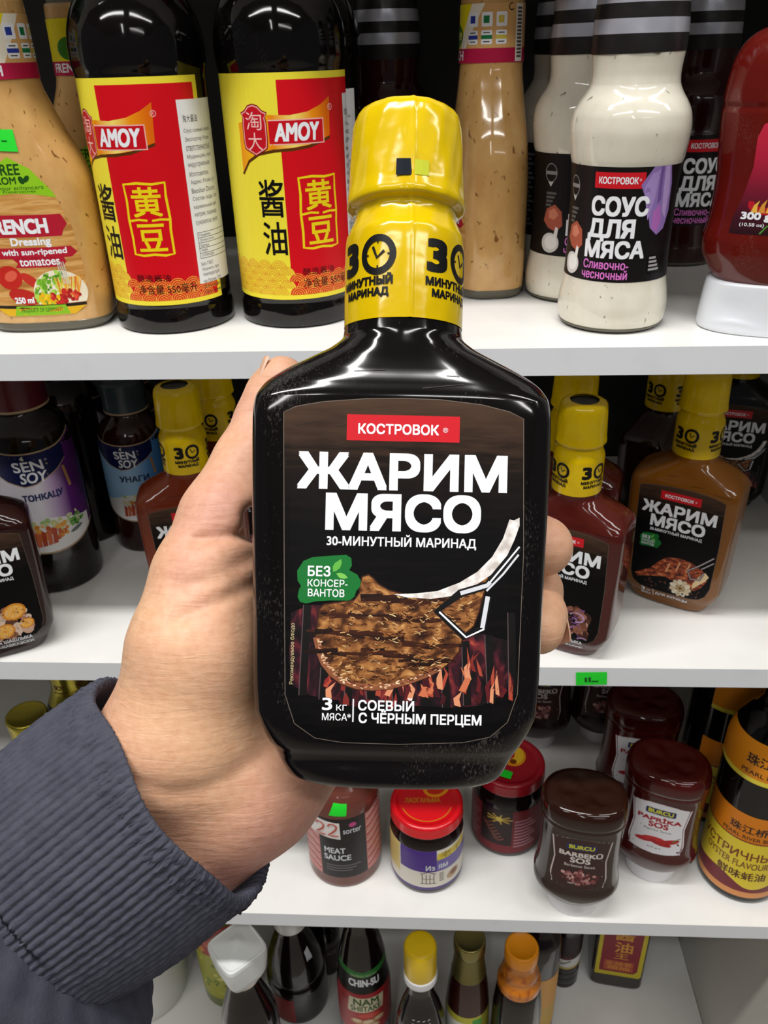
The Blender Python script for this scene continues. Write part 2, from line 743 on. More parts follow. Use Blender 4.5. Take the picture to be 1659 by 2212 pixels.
for z, words in ((1.580, 'unseen white shelf board added above the tall sauce bottles to shade them'), (SHELF[1], 'white shelf board at the top, carrying the soy sauce and dressing bottles'),  # topmost board is out of view, added to keep the top shelf interior shaded
                 (SHELF[2], 'white shelf board carrying the yellow-capped marinade bottles'), (SHELF[3], 'white shelf board carrying the red-lidded jars and upside-down bottles'),
                 (SHELF[4], 'lowest white shelf board in view, carrying bottles with coloured caps')):
    tag(slab(-0.72, 0.0, z - 0.016, 0.3095, 0.335, z, 'shelf', None, [white_lam, edge_lam], 2), words, 'shelf', 'shelf boards')
tag(slab(0.3100, -0.001, 0.0, 0.3260, 0.345, 1.88, 'side_panel', None, [panel_lam, edge_lam], 2), 'pale upright side panel at the lower right corner of the shelving', 'panel')
tag(slab(-0.7360, -0.001, 0.0, -0.7205, 0.345, 1.88, 'side_panel', None, [panel_lam, edge_lam], 2), 'pale upright side panel at the far left end of the shelving', 'panel')
tag(slab(-0.72, 0.3355, 0.05, 0.3095, 0.345, 1.88, 'back_panel', None, [shade_lam, shade_lam], 2), 'back panel behind all the bottles, coloured dark for the shade there', 'panel')

fl = link_mesh('floor', *box_mesh(-3000, -4500, -30, 3000, 1200, 0), M('floor_tile', '#b9b2a6', 0.35, bump=(3, 0.1)), smooth=False)
fl['kind'] = 'structure'
wl = link_mesh('wall_back', *box_mesh(-3000, 360, 0, 3000, 460, 3000), M('wall_paint', '#8c8c88', 0.7), smooth=False)
wl['kind'] = 'structure'
ce = link_mesh('ceiling', *box_mesh(-3000, -4500, 3000, 3000, 460, 3050), M('ceiling_paint', '#a8a8a6', 0.8), smooth=False)
ce['kind'] = 'structure'

# ------------------------------------------------------------------ marinade bottles
KOS = [(4.0, 24, 13.5, 2.8), (4.7, 26.6, 15.4, 3.0), (6.2, 28.2, 16.6, 3.6), (9.0, 29.6, 17.0, 4.2), (11.2, 30.6, 16.8, 4.6), (13.2, 31.6, 17.4, 5.0),
       (15.2, 32.6, 18.7, 5.4), (17.5, 33.7, 19.4, 5.8), (21, 35.3, 19.9, 6.2), (23.8, 36.2, 20, 6.5), (50, 37.1, 20, 7), (97.7, 38.3, 20, 7),
       (102.7, 38.0, 19.9, 6), (106.5, 36.4, 18.9, 4.6), (110.3, 32.3, 17.6, 3.5), (114, 26.0, 16.6, 2.8),
       (117.8, 19.3, 15.9, 2.3), (121, 16.1, 15.6, 2.05), (126, 15.6, 15.6, 2)]
SLEEVE = [(15.9, 123.6), (15.95, 130), (15.95, 145), (15.75, 147.4), (14.6, 150.0), (13.7, 152.0), (13.35, 153.4), (13.5, 154.6), (15.6, 155.5), (16.0, 156.2),
          (15.8, 157.4), (15.4, 160), (15.15, 166), (14.95, 172), (14.7, 176.5), (14.2, 179.0), (13.3, 180.5), (11.6, 181.3), (8.9, 181.6)]
kos_surface = on_loft(KOS)
YELLOW = M('yellow_shrink_film', '#dcba00', 0.16, bump=(75, 0.30, 0.0012), mottle=('#cfaa00', 40, 0.5, 0.75))
BLACKCAP = M('black_cap_plastic', '#141613', 0.4)
WHITE = ink('#f1f3f8')
SOFTW = ink('#d9dbe2')
RED = ink('#cf1b27')
BLACK = ink('#0d0c0d')
GREEN = ink('#14702f')
TAG_GREEN = M('fluorescent_green_paper', '#19e22c', 0.6)


def kos_body(name, mat, parent, fine=False):
    zs = [k[0] for k in KOS]
    zq = np.unique(np.concatenate([np.linspace(4, 30, 41), np.linspace(30, 97, 14), np.linspace(97, 126, 41), zs]))
    hw, hd, n = (pchip(zs, [k[i] for k in KOS], zq) for i in (1, 2, 3))
    rings = [superring(z, a, b, c, 120 if fine else 72) for z, a, b, c in zip(zq, hw, hd, n)]
    # waist of the base: the front and back swell again under the label
    v, f = loft_mesh(rings)
    return link_mesh(name, v, f, mat, parent)


def kos_sleeve(parent, turn, fine=False, seedv=0):
    rng = random.Random(seedv)
    seg = 144 if fine else 72
    prof = []
    for (a, b) in zip(SLEEVE[:-1], SLEEVE[1:]):
        n = max(1, int(math.hypot(b[0] - a[0], b[1] - a[1]) / (0.8 if fine else 2)))
        for i in range(n):
            t = i / n
            prof.append((a[0] + (b[0] - a[0]) * t, a[1] + (b[1] - a[1]) * t))
    prof.append(SLEEVE[-1])
    ph = [rng.uniform(0, 6.28) for _ in range(6)]
    rings = []
    for r, z in prof:
        t = np.linspace(0, 2 * PI, seg, endpoint=False)
        w = 0.10 * np.sin(9 * t + ph[0] + 0.2 * z) + 0.07 * np.sin(17 * t + ph[1] - 0.35 * z)
        k = 1.0 if z > 148 else 0.35
        seam = math.radians(-90 + turn + 3)
        d = np.angle(np.exp(1j * (t - seam)))
        rr = r + w * k + 0.45 * np.exp(-(d * r / 0.5) ** 2) + 0.12 * (d > 0) * (d < 1.2)
        rings.append(np.stack([rr * np.cos(t), rr * np.sin(t), np.full(seg, z + 0.15 * math.sin(z))], 1))
    v, f = loft_mesh(rings, False, False)
    o = link_mesh('shrink_sleeve', v, f, YELLOW, parent)
    L = Lay()
    g = 15.95
    for k in range(4):
        c = math.radians(50 - 90 * k)
        u = c * g
        # the figure 30, its nought a clock face
        L.text('3', u - 9.0, 135.2, u - 2.6, 143.9, BLACK, 1, 0.07)
        L.ring(u + 3.4, 139.5, 4.1, 4.3, 1.7, BLACK, 1)
        L.stroke([(u + 2.0, 141.6), (u + 3.2, 138.7), (u + 5.2, 140.3)], 0.75, BLACK, 1.5)
        for q in range(4):
            a = math.radians(90 * q)
            L.stroke([(u + 3.4 + 3.4 * math.cos(a), 139.5 + 3.6 * math.sin(a)), (u + 3.4 + 2.6 * math.cos(a), 139.5 + 2.8 * math.sin(a))], 0.4, BLACK, 1.5)
        L.text('МИНУТНЫЙ', u - 9.2, 131.8, u + 7.6, 134.7, BLACK, 1, 0.06)
        L.text('МАРИНАД', u - 7.4, 128.6, u + 6.6, 131.2, BLACK, 1, 0.06)
    if fine:
        L.rect(-3.4, 159.2, 1.0, 163.5, ink('#20242c', 0.15), 6)
        L.rect(1.2, 159.4, 5.2, 163.3, ink('#b9bf1d'), 6)
    L.build('sleeve_print', on_lathe(SLEEVE, g, turn), o, du=1.6, off=0.16, step=0.03)
    return o


WOOD = gradmat('label_wood_to_black', 1, [(70, '#0c0b0c'), (86, '#1d1613'), (93, '#3a2a21'), (104, '#4d392c'), (112, '#57443a')], noise=(0.35, 0.5, (0.25, 1.6, 1)))
MEAT = uvmat('grilled_meat_print', 'noise', [(0.30, '#2a140b'), (0.42, '#553018'), (0.52, '#87542c'), (0.62, '#ad7640'), (0.74, '#d6a467')], 0.26, (1, 1.3, 1), 7, distort=0.8)
COALS = uvmat('glowing_coals_print', 'noise', [(0.36, '#0c0809'), (0.50, '#260f18'), (0.58, '#4a1822'), (0.66, '#7a2a2c'), (0.74, '#b8563c'), (0.82, '#e8a878')], 0.22, (1.2, 0.6, 1), 6, distort=1.0)
BONE = uvmat('bone_print', 'noise', [(0.35, '#c9bfb8'), (0.5, '#e6e0dc'), (0.65, '#fbf8f5')], 0.4, (1, 1, 1), 4)
CHICKEN = uvmat('roast_chicken_print', 'noise', [(0.32, '#3c150c'), (0.45, '#7c3018'), (0.56, '#b5532b'), (0.66, '#d98a4e'), (0.78, '#f0c490')], 0.30, (0.7, 1.4, 1), 6, distort=0.8)


KOS_LABELS = {}


def kos_label(parent, variant, du=3.0):
    if variant in KOS_LABELS:
        o = bpy.data.objects.new('label', KOS_LABELS[variant])
        COL.objects.link(o)
        o.parent = parent
        return o
    L = Lay()
    out = [(-27.38, 28.77), (-28.39, 63.03), (-29.31, 98.44), (-26.26, 99.88), (-19.43, 101.17), (-9.16, 102.09), (-0.03, 102.41), (9.12, 102.28), (19.42, 101.26), (26.32, 99.70), (29.90, 98.07), (30.66, 64.37), (29.95, 30.07), (27.60, 23.16), (23.34, 19.41), (16.75, 17.89), (0.77, 17.07), (-12.95, 17.21), (-19.83, 18.20), (-24.94, 21.74)]
    L.poly(out, WOOD, 0)
    L.stroke(out, 0.18, ink('#6d6258'), 0.5, closed=True)
    # scratches in the printed board
    rng = random.Random(5)
    for k in range(9):
        x, y = rng.uniform(-27, 24), rng.uniform(91, 110)
        L.stroke([(x, y), (x + rng.uniform(3, 12), y + rng.uniform(-1.4, 1.4))], 0.16, ink('#241a15'), 0.6)
    L.rect(-13.63, 91.79, 14.14, 98.19, RED, 1)
    L.text('КОСТРОВОК', -10.82, 93.42, 9.06, 96.05, WHITE, 2, 0.035)
    L.text('®', 10.03, 94.14, 11.29, 95.40, WHITE, 2)
    L.text('ЖАРИМ', -25.67, 79.62, 26.20, 88.88, WHITE, 1, 0.055)
    L.text('МЯСО', -18.47, 69.46, 19.92, 78.95, WHITE, 1, 0.055)
    L.text('30-МИНУТНЫЙ МАРИНАД', -17.96, 65.40, 18.82, 68.83, WHITE, 1, 0.02)
    if variant in ('steak', 'chicken'):
        blob = [(-23.53, 61.86), (-21.47, 62.80), (-17.01, 63.29), (-13.05, 63.58), (-11.79, 62.82), (-11.60, 60.99), (-12.22, 59.83), (-10.21, 58.78), (-9.34, 57.32), (-9.50, 55.82), (-10.37, 54.81), (-10.83, 53.31), (-12.05, 52.39), (-16.76, 52.29), (-20.23, 52.01), (-22.70, 51.41), (-24.19, 51.77), (-24.81, 53.00), (-24.51, 54.74), (-24.03, 55.74), (-24.90, 56.96), (-25.06, 59.44)]
        if variant == 'chicken':
            blob = [(x + 1.0, y) for x, y in blob]
        L.poly(blob, GREEN, 3.2)
        L.text('БЕЗ', -22.42, 58.14, -16.83, 60.77, WHITE, 4, 0.03)
        L.text('КОНСЕР-', -22.41, 55.62, -12.59, 57.45, WHITE, 4, 0.015)
        L.text('ВАНТОВ', -22.30, 53.16, -13.28, 55.10, WHITE, 4, 0.02)
        L.poly([(-16.23, 59.34), (-16.31, 60.63), (-15.78, 61.54), (-14.27, 62.56), (-14.09, 61.42), (-14.56, 60.27), (-15.44, 59.56)], ink('#62b247'), 4)
        L.poly([(-15.43, 58.96), (-14.44, 59.18), (-13.34, 58.81), (-12.53, 57.99), (-13.41, 57.67), (-14.61, 57.89)], ink('#7cc456'), 4)
    if variant == 'steak':
        L.poly([(-26.60, 37.58), (-26.36, 48.99), (-21.70, 51.08), (-1.85, 51.04), (18.11, 45.54), (27.59, 43.27), (27.88, 34.85), (26.89, 30.36), (21.00, 27.25), (13.58, 26.59), (-12.23, 27.49), (-21.19, 28.78), (-25.46, 31.16)], COALS, 0.4)
        for q in ([(-22.39, 51.07), (-22.73, 39.90), (-23.07, 28.73)], [(-17.78, 35.80), (-17.94, 31.83), (-18.09, 27.85)], [(-11.73, 31.47), (-11.83, 29.61), (-11.94, 27.75)], [(-6.56, 31.09), (-6.43, 29.61), (-6.29, 28.12)], [(-0.33, 31.73), (-0.13, 29.75), (0.06, 27.77)], [(11.57, 38.45), (11.96, 32.50), (12.34, 26.56)], [(16.68, 43.03), (17.11, 35.10), (17.53, 27.17)], [(22.35, 44.64), (22.91, 36.22), (23.47, 27.81)], [(27.92, 50.23), (28.28, 40.07), (28.63, 29.91)]):
            L.stroke(q, 2.0, ink('#100c0d'), 0.9)
            L.stroke([(x - 0.9, y) for x, y in q], 0.22, ink('#57474a'), 1.0)
        # flames licking up beside the bars
        for base in ((17.84, 30.02), (18.63, 35.53), (23.89, 30.50), (26.16, 31.13), (10.17, 30.54), (7.86, 31.86), (2.77, 29.45), (-1.79, 29.12), (-10.95, 29.60), (-14.99, 31.34)):
            for k in range(5):
                x, y = base[0] + rng.uniform(-2.6, 2.6), base[1] + rng.uniform(-3, 1)
                h, w = rng.uniform(2.5, 7.5), rng.uniform(0.35, 1.0)
                b1, b2 = rng.uniform(-1.2, 1.2), rng.uniform(-1.6, 1.6)
                L.poly([(x - w, y), (x + w * 0.7, y - 0.4), (x + w + b1, y + h * 0.45), (x + b2, y + h), (x - w * 0.5 + b1, y + h * 0.5)],
                       ink(rng.choice(['#7d2a24', '#a84634', '#c9704c', '#5d1a20', '#8a2a2a', '#42141a', '#d9906a'])), 1.05 + 0.2 * rng.random())
        steak = [(-8.96, 58.32), (-7.49, 58.85), (-6.38, 58.08), (-4.96, 56.57), (-2.45, 55.19), (1.05, 54.28), (5.52, 54.08), (9.47, 54.92), (12.42, 56.02), (17.83, 57.83), (21.76, 59.61), (22.04, 58.28), (20.88, 54.53), (19.98, 50.54), (18.68, 46.79), (16.25, 44.51), (15.70, 42.41), (15.25, 40.51), (13.32, 37.89), (10.89, 35.85), (6.97, 33.78), (3.04, 32.20), (-1.40, 30.86), (-6.35, 30.40), (-10.32, 30.66), (-13.82, 31.82), (-16.34, 33.75), (-18.39, 36.68), (-19.65, 39.72), (-20.14, 43.68), (-19.86, 46.66), (-19.44, 50.04), (-18.23, 51.31), (-14.77, 51.89), (-10.82, 52.57), (-9.62, 54.33), (-9.52, 56.57)]
        L.poly(steak, MEAT, 1.4)
        L.stroke(steak, 0.35, ink('#3a1c10'), 1.5, closed=True)
        for band in ([(-19.17, 49.16), (-12.70, 48.31), (-5.79, 49.46), (1.19, 48.13), (8.14, 47.79), (13.07, 48.90)], [(-19.81, 44.68), (-14.09, 43.82), (-6.67, 44.48), (1.31, 42.68), (8.29, 41.35), (14.22, 41.98)],
                     [(-18.96, 39.74), (-12.50, 39.14), (-4.58, 40.06), (1.41, 38.22), (7.38, 37.36), (12.32, 38.46)], [(-6.87, 53.40), (-0.90, 52.80), (6.05, 52.46), (10.98, 53.56), (17.37, 56.43)]):
            for k in range(16):
                i = rng.randrange(len(band) - 1)
                t = rng.random()
                x = band[i][0] * (1 - t) + band[i + 1][0] * t
                y = band[i][1] * (1 - t) + band[i + 1][1] * t + rng.uniform(-0.3, 0.3)
                w = rng.uniform(2.0, 4.5)
                L.stroke([(x - w, y + rng.uniform(-0.5, 0.5)), (x, y + rng.uniform(-0.3, 0.3)), (x + w, y + rng.uniform(-0.5, 0.5))], rng.uniform(0.5, 1.1), ink(rng.choice(['#2a120a', '#3b1b0f', '#1d0c07'])), 1.6 + 0.2 * rng.random())
        in_steak = inside_poly(steak)
        xs0, xs1 = min(p[0] for p in steak), max(p[0] for p in steak)
        ys0, ys1 = min(p[1] for p in steak), max(p[1] for p in steak)
        # fatty rim along the lower edge
        rim = [(-20.03, 43.19), (-19.21, 39.73), (-18.00, 36.78), (-15.86, 34.25), (-13.34, 32.53), (-9.84, 31.41), (-5.87, 31.11), (-1.41, 31.61), (3.02, 32.90), (6.95, 34.47), (10.87, 36.55)]
        L.stroke(rim, 1.5, ink('#8a5236'), 1.55)
        for k in range(90):
            i = rng.randrange(len(rim) - 1)
            t = rng.random()
            x = rim[i][0] * (1 - t) + rim[i + 1][0] * t
            y = rim[i][1] * (1 - t) + rim[i + 1][1] * t + rng.uniform(-0.5, 1.0)
            L.stroke([(x, y), (x + rng.uniform(0.3, 1.2), y + rng.uniform(-0.4, 0.5))], rng.uniform(0.15, 0.4), ink(rng.choice(['#e0b48c', '#c98a66', '#5a2a18', '#f0d0a8'])), 1.7)
        for k in range(800):
            x, y = rng.uniform(xs0, xs1), rng.uniform(ys0, ys1)
            if in_steak(x, y) and in_steak(x + 1, y + 0.8) and in_steak(x - 1, y - 0.8):
                L.stroke([(x - rng.uniform(0.3, 1.0), y + rng.uniform(-0.5, 0.5)), (x, y), (x + rng.uniform(0.2, 1.0), y + rng.uniform(-0.6, 0.6))], rng.uniform(0.10, 0.30),
                         ink(rng.choice(['#c89a62', '#b07a46', '#2a140a', '#431f10', '#d8b884', '#9a6436', '#6b3a1c', '#34180c', '#50280f', '#3a1c0e'])), 1.85)
        bone = [(26.92, 73.20), (25.43, 68.48), (22.79, 63.85), (19.22, 60.11), (14.93, 57.39), (9.61, 55.21), (4.49, 54.52), (-1.22, 54.16), (2.23, 53.44), (7.94, 53.23), (13.07, 54.03), (18.16, 56.32), (22.88, 59.62), (26.22, 63.58), (28.18, 67.97), (29.47, 71.66), (29.42, 73.71), (28.07, 73.00)]
        L.poly(bone, BONE, 2.0)
        tong = [(29.58, 66.52), (22.47, 57.67), (21.80, 56.86), (15.22, 54.76), (9.61, 50.29), (16.38, 44.16), (20.79, 46.32), (21.98, 54.12)]
        L.stroke(tong, 2.0, BLACK, 2.3)
        L.stroke(tong[:2], 0.42, WHITE, 2.6)
        L.stroke(tong[1:4], 1.0, SOFTW, 2.6)
        L.stroke([(x + 0.5, y - 0.2) for x, y in tong[4:7]], 0.45, WHITE, 2.6)
        L.stroke(tong[6:], 1.1, SOFTW, 2.6)
        t2 = [(29.40, 64.57), (25.62, 59.69), (21.61, 55.48)]
        L.stroke(t2, 0.5, SOFTW, 2.7)
    if variant == 'onion' or variant == 'citrus':
        meatc = ['#5a3527', '#7c4a38', '#8e5a48', '#a8705c', '#3d221a', '#caa090'] if variant == 'onion' else ['#8a5a44', '#b07f66', '#caa58f', '#d9c0ac', '#5d3a2c']
        onc = ['#9a6a9c', '#7a4c86', '#b893bd', '#5c3468']
        cl = (1.5, 33)
        blobs(L, rng, 60, lambda x, y: ((x - cl[0]) / 23) ** 2 + ((y - cl[1]) / 15) ** 2 < 1, meatc, 2.0, 4.6, 1, 0.6, (-24, 17, 27, 50))
        if variant == 'onion':
            for k in range(26):
                x, y = rng.uniform(-18, 22), rng.uniform(20, 48)
                r = rng.uniform(2.5, 5)
                a = rng.uniform(0, 360)
                L.ring(x, y, r, r * 0.7, rng.uniform(0.7, 1.6), ink(rng.choice(onc)), 2 + rng.random(), a, a + rng.uniform(70, 150), 8)
        else:
            for (x, y, r) in ((13, 41, 8), (4, 27, 7), (19, 30, 5)):
                L.ell(x, y, r, r * 0.8, ink('#d98a2c'), 2, 20)
                L.ell(x, y, r * 0.8, r * 0.62, ink('#efb65a'), 2.2, 20)
                for q in range(8):
                    L.stroke([(x, y), (x + r * 0.75 * math.cos(q * 0.785), y + r * 0.6 * math.sin(q * 0.785))], 0.3, ink('#d98a2c'), 2.4)
        blobs(L, rng, 120, lambda x, y: ((x - cl[0]) / 22) ** 2 + ((y - cl[1]) / 14) ** 2 < 1, meatc, 0.3, 0.9, 3, 0.4, (-24, 17, 27, 50))
    if variant == 'chicken':
        leg = [(-24, 28), (-20, 31), (-14, 34), (-9, 41), (-3, 47), (6, 49), (15, 48), (22, 45), (26, 41), (27, 36), (24, 30), (20, 26), (14, 27), (6, 29), (-2, 31), (-10, 29), (-17, 27), (-22, 25)]
        L.poly(leg, CHICKEN, 1)
        for (x, y) in ((-2, 39), (5, 42), (12, 43)):
            L.stroke([(x, y - 4), (x + 2, y + 4)], 1.2, ink('#e0a070'), 1.5)
        L.poly([(18, 27), (26, 36), (28, 40), (25, 43), (21, 38), (18, 32)], ink('#edcfa0'), 1.6)
        for q in range(11):
            a = q * 2 * PI / 11
            L.ell(10 + 5.6 * math.cos(a), 25 + 5.0 * math.sin(a), 2.3, 1.7, ink('#ece0c6' if q % 2 else '#d9c8a6'), 2.2 + 0.02 * q, math.degrees(a))
        for q in range(6):
            a = q * 2 * PI / 6
            L.ell(10 + 2.4 * math.cos(a), 25 + 2.1 * math.sin(a), 1.2, 1.0, ink('#c9ac7c'), 2.6)
        L.ell(10, 25, 1.0, 0.9, ink('#8c6a44'), 2.8)
        tg = [(29, 56), (20, 47), (13, 41), (16, 35), (22, 36), (24, 42)]
        L.stroke(tg, 1.7, BLACK, 2.9)
        L.stroke(tg, 0.8, ink('#b9adb0'), 3.0)
        L.stroke([(29.5, 52), (22, 45)], 0.8, ink('#b9adb0'), 3.0)
        blobs(L, rng, 40, lambda x, y: True, ['#3d1c16', '#54261c', '#2a1412'], 0.4, 1.2, 0.7, 0.5, (-22, 20, 24, 26))
    if variant == 'steak':
        L.text('3', -18.20, 25.29, -15.68, 28.38, WHITE, 2, 0.03)
        L.text('КГ', -14.69, 25.26, -12.07, 26.74, WHITE, 2, 0.02)
        L.text('МЯСА*', -18.13, 22.78, -11.04, 24.60, WHITE, 2, 0.015)
        L.rect(-10.68, 22.53, -10.34, 28.24, WHITE, 2)
        L.text('СОЕВЫЙ', -9.34, 25.39, 4.48, 28.71, WHITE, 2, 0.025)
        L.text('С ЧЁРНЫМ ПЕРЦЕМ', -9.15, 21.81, 21.12, 25.58, WHITE, 2, 0.025)
        L.text('Рекомендуемое блюдо', -26.42, 31.44, -25.16, 46.52, ink('#c9b98a'), 2, 0.0, rot=90)
    elif variant == 'chicken':
        L.text('3', -18, 13.2, -15.2, 17.4, WHITE, 2, 0.03)
        L.text('КГ', -13.6, 13.6, -10.6, 15.6, WHITE, 2, 0.02)
        L.text('МЯСА', -18, 10.6, -10.6, 12.4, WHITE, 2, 0.02)
        L.rect(-9.2, 10.6, -8.8, 17.2, WHITE, 2)
        L.text('ДЛЯ КУРИЦЫ', -7.6, 11.8, 16, 15.4, WHITE, 2, 0.03)
    else:
        L.text('3', -18, 16.2, -15.2, 20.4, WHITE, 2, 0.03)
        L.text('КГ', -13.6, 16.6, -10.6, 18.6, WHITE, 2, 0.02)
        L.rect(-9.2, 13.6, -8.8, 20.2, WHITE, 2)
        L.text('ДЛЯ ШАШЛЫКА', -7.6, 16.4, 20, 19.8, WHITE, 2, 0.025)
        L.text('КЛАССИЧЕСКИЙ' if variant == 'onion' else 'ПО-КАВКАЗСКИ', -7.6, 12.0, 20, 15.4, WHITE, 2, 0.025)
    o = L.build('label', kos_surface, parent, du=du, dv=8.0, off=0.16, step=0.04)
    KOS_LABELS[variant] = o.data
    return o


def kos_bottle(label, x, y, z, rot, mat, variant, sleeve_turn=0, group=None, full=True, fine=False, matrix=None, seedv=0):
    t = thing('marinade_bottle', label, 'marinade bottle', x, y, z, rot, group)
    if matrix is not None:
        t.matrix_world = matrix
    else:
        t.scale = (1, 1, 1.025)
    kos_body('body', mat, t, fine)
    lathe('cap', [(12.2, 126.2), (12.4, 153.5), (12.3, 156), (13.2, 157), (13.8, 159), (13.2, 172), (12.6, 177), (11.0, 179.6), (8, 180.4), (0.5, 180.6)], BLACKCAP, t, 40)
    kos_sleeve(t, sleeve_turn, fine, seedv)
    if full:
        kos_label(t, variant)
    return t


SOY_BLACK = glossy('soy_black_bottle', '#0c090a', 0.09, dust=0.10, wave=0.05)
SAUCE_RED = glossy('red_brown_marinade', '#4a1712', 0.10, dust=0.10, wave=0.05)
SAUCE_RUST = glossy('rust_marinade', '#6b2a14', 0.10, dust=0.10, wave=0.05)
SAUCE_MUSTARD = glossy('mustard_brown_marinade', '#7b4a14', 0.12, dust=0.08, wave=0.05)
SAUCE_DARK = glossy('dark_brown_marinade', '#250e0c', 0.09, dust=0.10, wave=0.05)

HELD = Matrix(((0.99821, -0.055178, 0.023054, -0.00992), (0.036809, 0.870762, 0.490325, -0.28484),
               (-0.04713, -0.488599, 0.871235, 1.27095), (0, 0, 0, 1)))
kos_bottle('black marinade bottle with yellow cap and steak label, held up in the hand', 0, 0, 0, 0, SOY_BLACK, 'steak', 1.5, fine=True, matrix=HELD, seedv=3)

G2 = 'yellow-capped marinade bottles on the second shelf'
Z2 = SHELF[2] - 0.004
kos_bottle('dark brown marinade bottle cut by the left photo edge, orange slices on its label', -0.309, 0.0205, Z2, 26, SAUCE_DARK, 'citrus', 10, G2, seedv=4)
kos_bottle('rust brown marinade bottle with yellow cap, standing behind the thumb and wrist', -0.169, 0.066, Z2, 12, SAUCE_RUST, 'onion', 52, G2, seedv=5)
kos_bottle('red brown marinade bottle behind the fingertips, purple onion and meat on its label', 0.0950, 0.034, Z2, -27, SAUCE_RED, 'onion', 8, G2, seedv=6)
kos_bottle('mustard brown marinade bottle with chicken and garlic on its label', 0.1855, 0.087, Z2, -31, SAUCE_MUSTARD, 'chicken', 25, G2, seedv=7)
kos_bottle('black marinade bottle in shadow behind the mustard brown one, steak on its label', 0.2660, 0.2420, Z2, -16, SOY_BLACK, 'steak', 30, G2, seedv=8)
kos_bottle('marinade bottle standing directly behind the red brown one, only yellow cap showing', 0.1000, 0.094, Z2, -18, SAUCE_RED, 'onion', 40, G2, seedv=9)
kos_bottle('dark marinade bottle standing left of and behind the mustard brown one', 0.1860, 0.1720, Z2, 50, SAUCE_DARK, 'citrus', 120, G2, seedv=10)
kos_bottle('marinade bottle right behind the rust brown one, yellow cap in half shadow', -0.160, 0.122, Z2, 10, SAUCE_RUST, 'onion', 200, G2, seedv=11)
kos_bottle('rearmost yellow-capped marinade bottle, deep in shadow just left of the thumb', -0.128, 0.172, Z2, 8, SAUCE_MUSTARD, 'chicken', 80, G2, seedv=12)

# green price tag on the second shelf's front edge
tg = tag(sticker(None, [(101.4, -0.2, 1058.9), (122.4, -0.2, 1060.0), (121.4, -0.2, 1071.0), (100.4, -0.2, 1070.4)], TAG_GREEN, 'price_tag',
                 [(0.28, 0.25, 0.36, 0.6), (0.40, 0.25, 0.48, 0.62), (0.50, 0.24, 0.72, 0.34)]), 'small fluorescent green price tag on the front edge of the second shelf', 'price tag')


# ------------------------------------------------------------------ top shelf
Z1 = SHELF[1]
YEL = '#f2e23e'
INKY = ink(YEL)
INKR = ink('#d40d1c')
GOLD = ink('#f2d818')
ORNG = gradmat('banner_orange', 0, [(-24, '#f09a1a'), (-14, '#f6c21c'), (-4, '#ee8a14'), (8, '#f8e070'), (18, '#ef9416'), (28, '#e06a10')])

# soy sauce bottles
SOYP = smooth_prof([(33.5, 0), (35.8, 1.5), (36.2, 5), (36.0, 11), (35.2, 13.5), (34.9, 15), (35.3, 17), (35.3, 100), (35.3, 137.5), (35.9, 140), (36.6, 144), (36.6, 151), (35.6, 159), (33, 167), (28.5, 175), (22.5, 184), (17.5, 194), (15, 205), (14.5, 214)], 2.0)
SOYGLASS = glossy('soy_sauce_glass', '#0a0707', 0.06, dust=0.06, wave=0.25)


def waves(L, u0, u1, v0, rows, r, m_line, m_fill, lv):
    """overlapping scale waves, each a nest of arcs"""
    dx = r * 1.0
    for row in range(rows - 1, -1, -1):
        x = u0 + (dx / 2 if row % 2 else 0)
        y = v0 + row * r * 0.42
        while x < u1:
            if m_fill is not None:
                L.poly([(px, py) for px, py in arc(x, y, r * 0.55, r * 0.55, 0, 180, 12)], m_fill, lv + 0.02 * (rows - row))
            for k in (0.54, 0.40, 0.26, 0.12):
                L.ring(x, y, r * k, r * k, 0.32, m_line, lv + 0.02 * (rows - row) + 0.01, 0, 180, 10)
            x += dx


